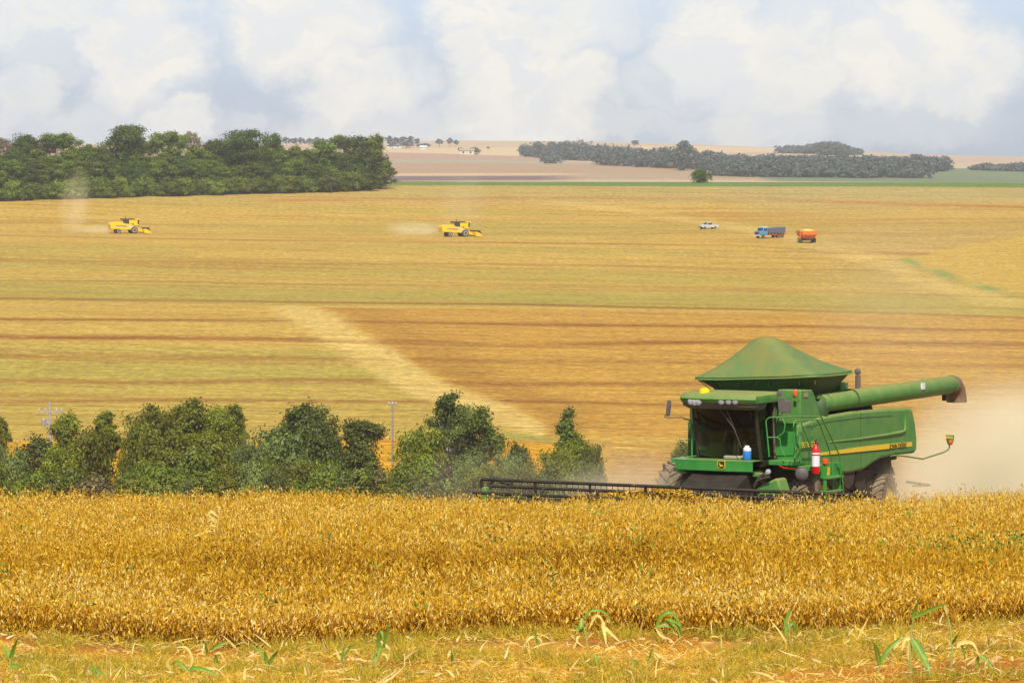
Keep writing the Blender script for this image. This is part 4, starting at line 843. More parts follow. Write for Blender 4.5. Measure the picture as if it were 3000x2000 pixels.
# --- cab
def C_(px, py, u): return Lu(px, py, u)
cab = M(); cab.box((.02, -.95, 1.95), (.95, .88, 2.10)).build('cab_floor', black, comb, 0)
M().box((.93, -.93, 2.10), (1.0, .84, 3.6)).build('cab_back_wall', black, comb, 0)
def bow(v): return -.16 * (1 - (v / .95) ** 2)
top_h, bot_h = 3.46, 2.13; vs_ = np.linspace(-.92, .78, 9)
def ws(o=0): return [[(bow(v) - .05 + o + (.27 if j == 0 else 0) * 1.0, v + (.02 if j == 0 else -.0), h) for v in vs_] for j, h in ((0, bot_h), (1, (top_h + bot_h) / 2), (2, top_h))]
rows = []
for j in range(5):
    t = j / 4; h = bot_h + (top_h - bot_h) * t; back = .30 * (1 - t) ** 1.3; rows.append([(bow(v) - .06 + back, v, h) for v in vs_])
M().loft(rows, False, False).build('windshield', glass, comb, 60)
M().loft([[(rows[j][-1][0] + .04, .80, rows[j][-1][2]) for j in range(5)], [(.88, .86, rows[j][-1][2]) for j in range(5)]], False, False).build('side_window', glass, comb, 60)
M().loft([[(rows[j][0][0] + .04, -.94, rows[j][0][2]) for j in range(5)], [(.88, -.95, rows[j][0][2]) for j in range(5)]], False, False).build('side_window', glass, comb, 60)
for v in (-.93, .79):
    k = -1 if v > 0 else 0; M().tube([(rows[j][k][0] + .02, v, rows[j][k][2]) for j in range(5)], .045, 8).build('pillar', black, comb)
M().prism([(.80, .80, bot_h - .02), (.80, .90, bot_h - .02), (.70, .92, 3.52), (.70, .82, 3.52)], (.08, 0, 0)).build('pillar', pillar, comb, 0, .015)
ra = np.linspace(-1.08, .98, 9)
rf = M(); th = [(3.50, -.40, .02), (3.60, -.46, 0), (3.69, -.40, .02), (3.74, -.20, .12)]; rings = []
for h, uf, ins_ in th: rings.append([(uf - .14 * (1 - (v / 1.1) ** 2) + .0, v * (1 - ins_ * .5), h) for v in ra] + [(.93, 1.0 * (1 - ins_), h + .0), (.93, -1.1 * (1 - ins_), h)])
rf.loft(rings); roof = rf.build('cab_roof', green_d, comb, 45, .01)
vz = M(); vz.loft([[(uf - .12 * (1 - (v / 1.1) ** 2), v * k_, h) for v in ra] + [(.25, .95 * k_, h), (.25, -1.05 * k_, h)] for h, uf, k_ in ((3.34, -.18, .9), (3.42, -.36, .96), (3.498, -.38, .97))])
vz.build('lamp_visor', grey, roof, 45)
for px, py in q([(290, 530), (318, 534), (346, 532), (508, 528), (556, 528), (600, 527)]):
    v = Lu(px, py, -.50)[1]; u_ = -.40 - .13 * (1 - (v / 1.1) ** 2) - .02; h = Lu(px, py, u_)[2]
    M().lathe((u_ + .08, v, h), (-1, 0, -.08), [(0, .05), (.02, .085), (.07, .09), (.10, .075), (.115, .03)], 16).build('headlight', lampw, roof)
g_ = Lu(*q([(386, 488)])[0], -.25); M().lathe((g_[0], g_[1], 3.66), (0, 0, 1), [(0, .13), (.06, .135), (.14, .12), (.18, .07), (.19, .01)], 20).build('receiver_dome', ylens, roof)
M().tube([Lu(*p, -.30) for p in q([(440, 530), (520, 620), (590, 720), (640, 848)])], .014, 6).build('wiper', black, comb)
M().tube([Lu(*p, -.29) for p in q([(540, 592), (575, 680), (600, 740)])], .018, 6).build('wiper_blade', black, comb)
for L in ([(326, 570), (306, 576), (306, 660), (330, 678)], [(694, 560), (708, 580), (708, 640), (694, 660)]): M().tube([Lu(*p, -.12) for p in q(L)], .016, 6, soft=.05).build('grab_handle', black, comb)
# cab interior
st = M(); st.box((.42, -.05, 2.30), (.86, .48, 2.52)); st.box((.78, -.03, 2.5), (.90, .46, 3.2)); st.box((.46, .5, 2.45), (.80, .58, 2.72)); st.build('seat', grey, comb, 35, .04)
M().tube([(.12, .2, 2.1), (.22, .2, 2.72)], .04, 8).build('steering_column', khaki, comb); M().lathe((.22, .2, 2.74), (-.5, 0, 1), [(0, .19), (.02, .2), (.04, .19), (.02, .165)], 20).build('steering_wheel', black, comb)
M().box((.45, -.75, 2.11), (.85, -.30, 2.75)).build('control_console', khaki, comb, 35, .04); M().box((-.02, -.12, 2.11), (.2, .34, 2.20)).build('dashboard', khaki, comb, 35, .03); M().tube([(.30, -.28, 2.5), (.32, -.2, 2.78)], .03, 6).build('control_lever', yellow, comb)
# --- platform with bowed fascia and emblem
fa = M(); fv = np.linspace(-1.18, .92, 12); bw = lambda v: -.50 - .10 * (1 - ((v + .1) / 1.05) ** 2)
fa.loft([[(bw(v) + a, v, h) for v in fv] for a, h in ((0.06, 1.84), (0, 1.87), (0, 2.05), (-.01, 2.11))] , False, False)
fa.loft([[(bw(v) + .0, v, 2.108) for v in fv], [(.1, v, 2.112) for v in fv]], False, False); fa.loft([[(bw(v) + .06, v, 1.842) for v in fv], [(.1, v, 1.84) for v in fv]], False, False)
plat = fa.build('platform', green, comb, 45)
M().box((-.2, -1.45, 2.0), (.85, -1.15, 2.1)).build('catwalk', green, comb, 0, .01); M().box((.28, .93, 1.99), (.84, 1.62, 2.10)).build('catwalk', green, comb, 0, .01)
M().box((.55, 1.2, 1.86), (1.1, 2.0, 1.97)).build('catwalk', green, comb, 0, .01)
M().box((-.45, -1.2, 1.76), (.0, -.9, 1.80)).build('bracket', green_d, comb, 0, .01); M().box((-.40, .85, 1.74), (-.1, 1.15, 1.83)).build('bracket', green_d, comb, 0, .02)
e_ = Lu(*q([(502, 966)])[0], -.60); eu = bw(e_[1]) - .004
def plate(name, pts, u0, th, m_, parent): return M().prism([(u0, e_[1] + a, e_[2] + b_) for a, b_ in pts], (-th, 0, 0)).build(name, m_, parent, 0)
shield = lambda k: [(x * k, y * k) for x, y in ((-.10, -.08), (-.05, -.105), (.05, -.105), (.10, -.08), (.105, 0), (.10, .09), (.07, .105), (-.07, .105), (-.10, .09), (-.105, 0))]
em = plate('emblem', shield(1.0), eu, .012, yellow, plat); plate('emblem_field', shield(.86), eu - .012, .004, black, em)
plate('leaping_deer', [(-.065, .062), (-.052, .035), (-.032, .052), (-.036, .026), (-.018, .008), (.028, -.004), (.058, -.016), (.046, -.032), (.066, -.056), (.036, -.036), (.006, -.030), (-.030, -.056), (-.072, -.066), (-.036, -.044), (-.020, -.024), (-.042, -.004), (-.052, .012)], eu - .016, .004, yellow, em)
o1 = Lu(*q([(270, 972)])[0], -.2); M().box((o1[0] - .04, o1[1] - .07, o1[2] - .06), (o1[0] + .02, o1[1] + .07, o1[2] + .06)).build('marker_lamp', orange, comb, 0, .02)
# --- rails
def rail(pts, kind, val, r_=.018, name='handrail', m_=green): M().tube([ray_uvh(*p, kind, val) for p in q(pts)], r_, 8, soft=.06).build(name, m_, comb, 60)
rail([(832, 912), (808, 662), (832, 640), (915, 640), (942, 690), (932, 745), (890, 778), (824, 778)], 'u', .15); rail([(880, 782), (905, 782), (912, 850), (938, 905)], 'u', .15, .014)
rail([(860, 682), (1000, 672)], 'u', .80, .010, 'handrail', under); rail([(1018, 945), (998, 690), (1012, 662), (1160, 654), (1182, 690), (1240, 850), (1262, 930), (1272, 1130)], 'v', 2.0)
rail([(888, 642), (1000, 634), (1188, 634), (1250, 760), (1318, 905), (1342, 1130)], 'v', 2.15, .018); rail([(1050, 676), (1085, 760), (1122, 860)], 'v', 1.75, .014); rail([(1046, 676), (1006, 920)], 'v', 1.75, .014); rail([(1130, 662), (1120, 838)], 'v', 1.9, .014); rail([(1040, 680), (1020, 790), (1048, 900), (1050, 960)], 'v', 1.8, .018)
rail([(245, 652), (286, 656), (296, 700), (298, 800), (300, 915)], 'u', .1); rail([(256, 795), (330, 788)], 'u', .1, .014); rail([(254, 912), (330, 905)], 'u', .0, .014); rail([(320, 700), (300, 915)], 'u', .5, .03)
M().prism([ray_uvh(*p, 'u', .55) for p in q([(330, 690), (345, 915), (298, 915)])], (.05, 0, 0)).build('side_guard', under, comb, 0)
# mirrors
rail([(250, 655), (240, 640), (118, 642), (108, 634), (120, 620)], 'u', -.1, .012, 'mirror_arm', pillar)
P = [Lu(*p, -.12) for p in q([(128, 524), (150, 520), (152, 560), (142, 630), (120, 634), (118, 600)])]; M().prism(P, (.05, 0, 0)).build('mirror', grey, comb, 35, .012)
rail([(918, 560), (924, 625), (890, 632), (886, 660)], 'u', .30, .011, 'mirror_arm', grey)
P = [Lu(*p, .25) for p in q([(886, 504), (938, 504), (946, 526), (980, 526), (978, 608), (896, 610)])]; mi = M().prism(P, (.05, 0, 0)).build('mirror', grey, comb, 35, .012)
c0 = Lu(*q([(902, 474)])[0], .27); M().lathe(c0, (-1, 0, 0), [(-.02, .05), (0, .075), (.02, .07), (.03, .02)], 18).build('round_mirror', grey, mi)
c0 = Lu(*q([(1012, 468)])[0], .72); M().lathe((c0[0], c0[1], c0[2] - .1), (0, 0, 1), [(0, .055), (.03, .065), (.12, .06), (.17, .035), (.18, .01)], 16).build('beacon', orange, comb); M().box((c0[0] - .03, c0[1] - .05, c0[2] - .36), (.86, c0[1] + .05, c0[2] - .10)).build('beacon_mount', black, comb, 0, .01)
# --- ladder
ld = M()
for uu in (1.22, 2.02): ld.box((uu, 1.98, .55), (uu + .045, 2.06, 1.98))
for h in (.6, .95, 1.28, 1.62): ld.box((1.2, 1.90, h), (2.08, 2.14, h + .05))
ld.box((1.2, 1.7, 1.62), (2.08, 1.99, 1.98)); lad = ld.build('ladder', green, comb, 0, .008)
M().box((1.42, 1.992, 1.70), (1.55, 2.0, 1.90)).build('sticker', yellow, lad, 0); M().box((1.42, 1.992, 1.0), (1.60, 2.0, 1.25)).build('sticker', yellow, lad, 0)
M().lathe((1.25, 2.02, 1.98), (0, 0, 1), [(0, .06), (.02, .075), (.12, .075), (.14, .05)], 14).build('marker_lamp', orange, comb)
c0 = Lv(*q([(1040, 1024)])[0], 1.85); M().lathe((c0[0] + .12, c0[1], c0[2]), (-1, .5, -.1), [(0, .08), (.05, .15), (.15, .17), (.24, .15), (.28, .10), (.29, .02)], 18).build('work_lamp', grey, comb)
M().lathe(Lu(*q([(825, 1015)])[0], -.2), (-1, .2, 0), [(-.06, .04), (0, .07), (.04, .06), (.06, .02)], 14).build('work_lamp', lampw, comb)
rail([(895, 966), (920, 985), (1010, 997)], 'u', .3, .016, 'hose', red); rail([(740, 1100), (760, 1060), (800, 1030)], 'u', -.9, .05, 'hose', dirty); rail([(728, 1120), (745, 1080), (790, 1062), (835, 1050)], 'u', -1.1, .035, 'hose', dirty)
# --- feeder house
fh = M(); fh.prism([(1.1, -.75, 2.0), (1.1, -.75, 1.1), (-2.3, -.75, .35), (-2.3, -.75, 1.0), (-.3, -.75, 1.85)], (0, 1.5, 0)); fh.build('feeder_house', mat('feeder_house_steel', (.022, .016, .010), .8, .4, dust=.12, dcol=(.10, .06, .025)), comb, 0, .03)
P = [Lu(*p, -1.0) for p in q([(775, 1110), (870, 1062), (890, 1066), (925, 1180), (740, 1180), (735, 1130)])]; M().prism(P, (.5, 0, 0)).build('drive_shield', green_d, comb, 35, .04)
# --- grain tank extension and conical cover
U0, U1, W_, HR = 1.33, 3.72, 1.70, 4.08
def rrect(u0, u1, w_, h, k=10, sag=0):
    """closed outline of a rounded rectangle with 4*k points; mid-sides dip by sag"""
    cu, hu = (u0 + u1) / 2, (u1 - u0) / 2; out = []
    for i in range(4 * k):
        a = 2 * math.pi * (i + .5) / (4 * k) ; c, s_ = math.cos(a), math.sin(a); e = 2 / 9.0
        x = math.copysign(abs(c) ** e, c); y = math.copysign(abs(s_) ** e, s_); out.append((cu + hu * x, w_ * y, h - sag * (1 - abs(x * y))))
    return out
M().loft([rrect(U0 + .45, U1 - .30, 1.30, 3.55), rrect(U0 + .38, U1 - .26, 1.36, 3.72), [(a, b_, c + .047 * b_) for a, b_, c in rrect(U0 + .02, U1 - .04, W_ - .02, HR - .04, sag=.05)]]).build('tank_extension', under, comb, 45)
rings = []
prof = [(1.02, -.06), (1.0, 0.0), (.97, .03), (.82, .15), (.66, .305), (.52, .47), (.40, .625), (.30, .75), (.225, .84), (.16, .895), (.10, .915)]
cu, cv = (U0 + U1) / 2, 0
for s_, dh in prof:
    ap = 1 - s_; sq = 9 - 7 * min(1, ap * 1.3); ring = []
    for i in range(48):
        a = 2 * math.pi * (i + .5) / 48; c, ss = math.cos(a), math.sin(a); e = 2 / sq; x = math.copysign(abs(c) ** e, c); y = math.copysign(abs(ss) ** e, ss)
        wr = 1 + .010 * math.sin(i * 2.3 + dh * 9) * (1 if .1 < ap < .8 else 0)
        hu = (U1 - U0) / 2 * s_; hv = W_ * (s_ * (1 if s_ > .3 else 1)); sagh = -.05 * (1 - abs(x * y)) if dh <= .02 else -.03 * (1 - abs(x * y)) * (1 - ap)
        ring.append((cu - .58 * ap + hu * x * wr, (hv * (1 - .1 * ap)) * y * wr, HR + dh * 1.02 + sagh + .047 * hv * y * wr))
    rings.append(ring)
tcv = M().loft(rings).build('tank_cover', tarp, comb, 70)
for i in (): M().tube([tuple(np.array(g_[i]) + np.array([0, 0, .004])) for g_ in rings[1:]], .009, 5).build('cover_seam', under, tcv, 60)
M().tube(rings[1] + rings[1][:1], .022, 6).build('cover_hem', green_d, tcv, 60)
for p in q([(490, 406), (616, 402), (742, 396), (826, 402), (1036, 392), (1146, 388)]):
    c = Lu(*p, U0 + .12); M().tube([c, (c[0] + .02, c[1], c[2] - .09)], .011, 5).build('cover_hook', boot, comb)
for vv in (-1.55, -1.35, -1.2): M().tube([(U0 + .05, vv, HR - .12), (U0 + .3, vv * .85, 3.72)], .010, 5).build('tie_rod', black, comb)
M().box((U0 + .6, 1.38, 3.52), (U1 + .45, 1.52, 3.60)).build('tank_rim', green_d, comb, 0, .01); M().box((U1 - .05, -1.3, 3.3), (U1 + .4, 1.3, 3.84)).build('tank_step', green_d, comb, 0, .02)
e0 = Lv(*q([(1443, 418)])[0], 1.25); e1 = Lv(*q([(1443, 350)])[0], 1.25); M().tube([(e0[0], e0[1], e0[2] - .1), e1], .07, 10).build('exhaust_pipe', pillar, comb)
c0 = Lv(*q([(1441, 325)])[0], 1.25); M().lathe((c0[0], c0[1], c0[2]), (-1, .5, 0), [(-.04, .05), (-.02, .085), (.02, .085), (.04, .05)], 18).build('round_lamp', grey, comb)
# engine works behind the tank, seen under the auger
ew = M()
for a, b_ in (((3.4, -.9, 2.9), (4.3, 1.2, 3.25)), ((4.3, -1.0, 2.9), (5.35, 1.15, 3.38)), ((3.0, .9, 2.96), (3.9, 1.42, 3.1))): ew.box(a, b_)
for u_, r_ in ((3.55, .16), (4.35, .22), (4.75, .2), (5.15, .24)): ew.tube([(u_, 1.15, 3.12), (u_, 1.33, 3.12)], r_, 16)
ew.tube([(3.6, 1.3, 3.0), (4.0, 1.35, 3.25), (4.5, 1.3, 3.05), (5.2, 1.35, 3.2)], .035, 6); ew.build('engine', dirty, comb, 40, .02); M().prism([(5.15, .8, 2.9), (5.75, .8, 2.9), (5.35, .8, 3.42), (5.15, .8, 3.42)], (0, .5, 0)).build('engine_shield', black, comb, 0, .02)
M().prism([(6.3, -1.5, 1.9), (6.62, -1.5, 2.0), (6.55, -1.5, 2.9), (5.4, -1.5, 3.0)], (0, 3.0, 0)).build('rear_hood', green_d, comb, 0, .08)
# --- unloading auger
a0 = Lv(*q([(1175, 545)])[0], 1.45); a1 = Lv(*q([(1440, 490)])[0], 1.50); a2 = Lv(*q([(2085, 415)])[0], 1.5)
ag = M(); ag.lathe(a0, tuple(np.array(a2) - a0), [(0, .22), (.02, .235), (float(np.linalg.norm(np.array(a2) - a0)) - .04, .235), (float(np.linalg.norm(np.array(a2) - a0)), .22)], 28); aug = ag.build('unloading_auger', green_d, comb, 40)
dirv = Vector(tuple(np.array(a2) - a0)).normalized(); M().lathe(tuple(Vector(a0) + dirv * 1.75), tuple(dirv), [(0, .236), (.0, .262), (.05, .262), (.05, .236)], 28).build('flange', under, aug)
M().tube([(a0[0] + .1, 1.35, 2.9), (a0[0] + .05, 1.42, a0[2]), tuple(Vector(a0) + dirv * .3)], [.26, .25, .24], 16, soft=.2).build('auger_elbow', under, comb)
d3 = Lv(*q([(2125, 425)])[0], 1.5); d4 = Lv(*q([(2118, 508)])[0], 1.5)
bt = M(); bp = [tuple(Vector(a2) - dirv * .03), tuple(Vector(a2) + dirv * .18 + Vector((0, 0, -.03))), tuple(Vector(a2) + dirv * .32 + Vector((0, 0, -.16))), tuple(Vector(a2) + dirv * .36 + Vector((0, 0, -.36))), tuple(Vector(a2) + dirv * .36 + Vector((0, 0, -.48)))]
bt.tube(bp, [.25, .25, .245, .26, .27], 20, cap=True); bt.build('spout_boot', boot, aug, 60); M().box((a2[0] - .42, 1.42, a2[2] - .40), (a2[0] - .30, 1.52, a2[2] - .24)).build('latch', black, aug, 0, .01)
w0 = Lv(*q([(1886, 405)])[0], 1.74); w1 = Lv(*q([(1906, 446)])[0], 1.74); M().box((w0[0], 1.70, w1[2]), (w1[0], 1.742, w0[2])).build('reflector', whitep, aug, 0)
# --- wheels
def wheel(u_, v_, R_, W2, rimr, lugs, steer=0, out=1):
    f = lambda p: Vector((u_ + p[0] * math.cos(steer) - p[1] * math.sin(steer), -(v_ + p[0] * math.sin(steer) + p[1] * math.cos(steer)), R_ + p[2]))
    mb = MB(f); h = W2 / 2; k = R_ - .06
    mb.lathe((0, 0, 0), (0, 1, 0), [(-h * .8, rimr), (-h, rimr + .05), (-h, k - .16), (-h * .86, k - .03), (-h * .5, k), (h * .5, k), (h * .86, k - .03), (h, k - .16), (h, rimr + .05), (h * .8, rimr), (0, rimr - .02)], 48)
    for s_ in (-1, 1):
        for i in range(lugs):
            a = 2 * math.pi * (i + (0 if s_ > 0 else .5)) / lugs; pts = []
            for t, w in ((.02, .0), (.98, .34)):
                aa = a + w * .9; ps = []
                for da in (-.045, .045):
                    for rr in (k - .03 - (.05 if t > .5 else 0), R_ - (.03 if t > .5 else 0)): ps.append((rr * math.sin(aa + da), s_ * h * t, rr * math.cos(aa + da)))
                pts.append([ps[0], ps[1], ps[3], ps[2]])
            mb.loft(pts)
    wh = mb.build('wheel', rubber, comb, 30)
    rb = MB(f); rb.lathe((0, 0, 0), (0, 1, 0), [(out * h * .80, rimr), (out * h * .82, rimr + .02), (out * h * .5, rimr - .06), (out * h * .35, rimr * .55), (out * h * .55, rimr * .4), (out * h * .6, rimr * .2), (out * h * .6, .02)] , 28)
    for i in range(8): a = i * math.pi / 4; rb.tube([(rimr * .48 * math.sin(a), out * h * .42, rimr * .48 * math.cos(a)), (rimr * .48 * math.sin(a), out * h * .62, rimr * .48 * math.cos(a))], .02, 6)
    rb.build('rim', yellow, wh, 40)
wheel(1.6, 1.52, .98, .72, .48, 22, out=1); wheel(1.4, -1.95, .98, .72, .48, 22, out=-1); wheel(6.0, 1.30, .72, .58, .35, 20, -.10, 1); wheel(6.0, -1.30, .72, .58, .35, 20, -.10, -1)
# rear struts, drawbar and marker arm
for L in ([(1580, 930), (1610, 1034)], [(1664, 930), (1676, 1036)], [(1676, 985), (1692, 1036)], [(1676, 985), (1660, 1030)]): rail(L, 'v', .9, .025, 'strut', boot)
rail([(1590, 930), (1700, 918)], 'v', .9, .05, 'strut', dirty); rail([(1780, 1084), (1940, 1106), (1820, 1112)], 'v', .6, .03, 'drawbar', boot)
ck = M(); ck.box((4.9, -.95, 1.15), (5.75, 1.15, 1.95)); ck.build('straw_chopper', dirty, comb, 0, .05)
rail([(1680, 902), (1760, 906), (1890, 926), (2040, 878), (2072, 856), (2074, 830)], 'v', 1.75, .022, 'marker_arm', green_d)
P = [Lv(*p, 1.72) for p in q([(2048, 760), (2098, 762), (2094, 806), (2084, 830), (2062, 828), (2052, 800)])]; mp = M().prism(P, (0, .04, 0)).build('marker_plate', green, comb, 0, .008)
P = [Lv(*p, 1.765) for p in q([(2049, 768), (2097, 771), (2096, 788), (2050, 784)])]; M().prism(P, (0, .006, 0)).build('marker_band', yellow, mp, 0)
M().lathe(Lv(*q([(2074, 812)])[0], 1.76), (0, 1, 0), [(0, .05), (.02, .07), (.06, .06), (.08, .02)], 16).build('marker_lamp', orange, mp)
# --- header
vL, vR = -5.55, 5.25; RX, RH, RR = -2.75, 1.12, .50
hd = M(); hd.prism([(-2.2, vL, .25), (-2.2, vL, 1.15), (-2.05, vL, 1.18), (-2.05, vL, .2)], (0, vR - vL, 0)); hd.prism([(-3.3, vL, .12), (-2.1, vL, .16), (-2.1, vL, .22), (-3.3, vL, .16)], (0, vR - vL, 0)); hd.tube([(-2.5, vL, .5), (-2.5, vR, .5)], .28, 16)
head = hd.build('header', green_d, comb, 40, .01)
for v, s_ in ((vL - .06, -1), (vR + .06, 1)):
    M().prism([(-2.1, v, .12), (-2.1, v, 1.2), (-2.7, v, 1.0), (-3.4, v, .62), (-4.1, v, .15), (-4.0, v, .1)], (0, .08 * s_, 0)).build('divider', green, head, 35, .02)
nl = M(); P = [Lu(*p, -3.0) for p in ((1409, 1428), (1420, 1424), (1424, 1436), (1420, 1470), (1407, 1470))]; nl.prism(P, (.2, 0, 0)).build('divider_nose', green_d, head, 35, .03)
rl = M(); rl.tube([(RX, vL + .25, RH), (RX, vR - .2, RH)], .07, 10); nb_ = 6; angs = [math.pi / 2 + i * math.pi / 3 - .12 for i in range(nb_)]
for a in angs: rl.tube([(RX - RR * math.cos(a), vL + .25, RH + RR * math.sin(a)), (RX - RR * math.cos(a), vR - .2, RH + RR * math.sin(a))], .045, 6)
vsup = np.arange(vL + .25, vR, 1.50)
for v in vsup:
    for a in angs: rl.tube([(RX, v, RH), (RX - RR * math.cos(a), v, RH + RR * math.sin(a))], .035, 5)
reel = rl.build('reel', black, comb, 40)
for i, a in enumerate(angs):
    tn_ = M()
    for v in np.arange(vL + .3, vR - .2, .155):
        p = (RX - RR * math.cos(a), v, RH + RR * math.sin(a)); tn_.tube([p, (p[0] - .03, v + .015, p[2] - .15), (p[0] + .03, v + .045, p[2] - .26)], .010, 4)
    tn_.build('tine_row', black, reel, 0)
M().tube([Lu(*p, -2.3) for p in ((1418, 1436), (1438, 1416), (1451, 1399), (1468, 1410), (1500, 1418))], .05, 6).build('reel_arm', black, head)
M().tube([(-2.1, vR + .02, 1.1), (RX, vR + .02, RH + .1)], .05, 6).build('reel_arm', black, head)
# bean straw gathered on the header
def heap():
    r = np.random.default_rng(3); n_ = 5200; v = r.uniform(-3.2, 1.2, n_); u = -2.25 + r.normal(size=n_) * .16; top = 1.22 + .30 * np.exp(-((v + .6) / 1.6) ** 2); h = .85 + (top - .85) * r.random(n_) ** .5
    P = np.stack([u, -v, h], -1); a = unit(r.normal(size=(n_, 3))); s = .05 + .07 * r.random(n_)
    V, Q, t = quads_from(P, a * s[:, None], unit(np.cross(a, r.normal(size=(n_, 3)))) * (.012 + .01 * r.random(n_))[:, None], .3 + .5 * r.random(n_))
    o = mobj('cut_crop', np_mesh('cut_crop', V, Q, {'tint': t}, bpy.data.materials['dry_soybean'])); o.location = tuple(RO); o.rotation_euler = (0, 0, math.atan2(RU[1], RU[0]))
    tag(o, 'golden cut bean straw piling up on the header behind the reel', 'cut crop', kind='stuff')
heap()
# --- things carried by the machine
def on_machine(name, loc, label, cat_): o = empty(name, tuple(RO + np.array([RU[0] * loc[0] + RV[0] * loc[1], RU[1] * loc[0] + RV[1] * loc[1], loc[2]])), math.atan2(RU[1], RU[0])); return tag(o, label, cat_)
c0 = Lv(*q([(1152, 1028)])[0], 2.22); fx = on_machine('fire_extinguisher', c0, 'red fire extinguisher with white label strapped by the ladder of the combine', 'fire extinguisher')
MB().lathe((0, 0, 0), (0, 0, 1), [(0, .085), (.02, .098), (.56, .098), (.62, .085), (.67, .05), (.69, .035), (.72, .03)], 24).build('cylinder', red, fx)
MB().lathe((0, 0, .18), (0, 0, 1), [(0, .0985), (0, .0995), (.33, .0995), (.33, .0985)], 24).build('label', whitep, fx); lb = MB()
for z_, hh, m__ in ((.44, .035, 0),): lb.lathe((0, 0, z_), (0, 0, 1), [(0, .0996), (0, .1003), (hh, .1003), (hh, .0996)], 24)
lb.build('label_band', red, fx); tx = MB()
for i in range(7): tx.box((-.05 + .01 * (i % 2), .0, .20 + i * .03), (.04 - .012 * (i % 3), .1008, .208 + i * .03))
tx.build('label_print', grey, fx, 0)
v_ = MB(); v_.tube([(0, 0, .70), (0, 0, .78)], .022, 8); v_.tube([(-.08, 0, .80), (.02, 0, .79), (.10, .0, .82)], .014, 6); v_.tube([(.0, 0, .76), (.10, 0, .74), (.13, .03, .5), (.11, .04, .2)], .012, 6, soft=.03); v_.build('valve', black, fx)
c0 = Lu(*q([(680, 906)])[0], .06); jg = on_machine('jug', (c0[0], c0[1], 2.12), 'blue and white plastic jug standing behind the windshield', 'jug')
MB().lathe((0, 0, 0), (0, 0, 1), [(0, .095), (.01, .10), (.20, .10), (.21, .095)], 20).build('body', bluep, jg); MB().lathe((0, 0, .211), (0, 0, 1), [(0, .098), (.06, .098), (.08, .07), (.10, .06), (.13, .06)], 20).build('lid', whitep, jg)
# the driver, one continuous body, seated
dv = on_machine('person', (0, 0, 0), 'driver in blue shirt seated at the wheel inside the green cab', 'person')
J = {'pel': (.66, .22, 2.60, .15), 'wst': (.70, .22, 2.76, .13), 'chs': (.72, .22, 2.98, .16), 'nek': (.70, .22, 3.14, .06), 'hd0': (.68, .22, 3.22, .08), 'hd1': (.67, .22, 3.32, .10), 'hd2': (.67, .22, 3.39, .07)}
E = [('pel', 'wst'), ('wst', 'chs'), ('chs', 'nek'), ('nek', 'hd0'), ('hd0', 'hd1'), ('hd1', 'hd2')]
for s_, nm in ((-1, 'a'), (1, 'b')):
    J.update({nm + 'sh': (.71, .22 + .19 * s_, 3.06, .07), nm + 'el': (.58, .22 + .27 * s_, 2.84, .048), nm + 'wr': (.34, .22 + .15 * s_, 2.82, .034), nm + 'pa': (.27, .22 + .14 * s_, 2.82, .038), nm + 'hp': (.60, .22 + .09 * s_, 2.58, .10), nm + 'kn': (.24, .22 + .13 * s_, 2.60, .07), nm + 'an': (.16, .22 + .13 * s_, 2.22, .045), nm + 'to': (.04, .22 + .14 * s_, 2.15, .04)})
    E += [('chs', nm + 'sh'), (nm + 'sh', nm + 'el'), (nm + 'el', nm + 'wr'), (nm + 'wr', nm + 'pa'), ('pel', nm + 'hp'), (nm + 'hp', nm + 'kn'), (nm + 'kn', nm + 'an'), (nm + 'an', nm + 'to')]
    for f_ in range(5):
        yo = .22 + .14 * s_ + (f_ - 2) * .018; J[nm + 'f%d' % f_] = (.245, yo, 2.81 - (.02 if f_ == 0 else 0), .011); J[nm + 'g%d' % f_] = (.205 + .008 * abs(f_ - 2), yo + (.03 * s_ if f_ == 0 else 0), 2.78, .009)
        E += [(nm + 'pa', nm + 'f%d' % f_), (nm + 'f%d' % f_, nm + 'g%d' % f_)]
keys = list(J); me = bpy.data.meshes.new('person_body'); me.from_pydata([(J[k][0], -J[k][1], J[k][2]) for k in keys], [(keys.index(a), keys.index(b_)) for a, b_ in E], [])
bo = mobj('person_body', me, dv); sk = bo.modifiers.new('skin', 'SKIN'); me.skin_vertices.new() if not me.skin_vertices else None
for i, k in enumerate(keys): me.skin_vertices[0].data[i].radius = (J[k][3],) * 2
me.skin_vertices[0].data[0].use_root = True; bo.modifiers.new('sub', 'SUBSURF').render_levels = 1
body_m = bpy.data.materials.new('clothed_body'); body_m.use_nodes = True; n = NT(body_m.node_tree); b = body_m.node_tree.nodes['Principled BSDF']; tcn = n.n.new('ShaderNodeTexCoord'); ox, oy, oz = n.xyz(tcn.outputs['Object'])
cc_ = n.mix(n.m('GREATER_THAN', oz, 2.70), (.30, .27, .18, 1), (.07, .22, .48, 1)); cc_ = n.mix(n.m('GREATER_THAN', oz, 3.15), cc_, (.30, .16, .10, 1)); cc_ = n.mix(n.m('MULTIPLY', n.m('LESS_THAN', ox, .40), n.m('GREATER_THAN', oz, 2.74)), cc_, (.30, .16, .10, 1)); n.put(b.inputs['Base Color'], cc_); b.inputs['Roughness'].default_value = .8
me.materials.append(body_m)
hr = MB(mf); hr.ball((.69, .22, 3.40), .11, .105, .07); hr.box((.52, .14, 3.385), (.64, .30, 3.40)); hr.build('cap', blue, dv, 50)
fc = MB(mf); fc.ball((.575, .22, 3.30), .018, .014, .028, 6)
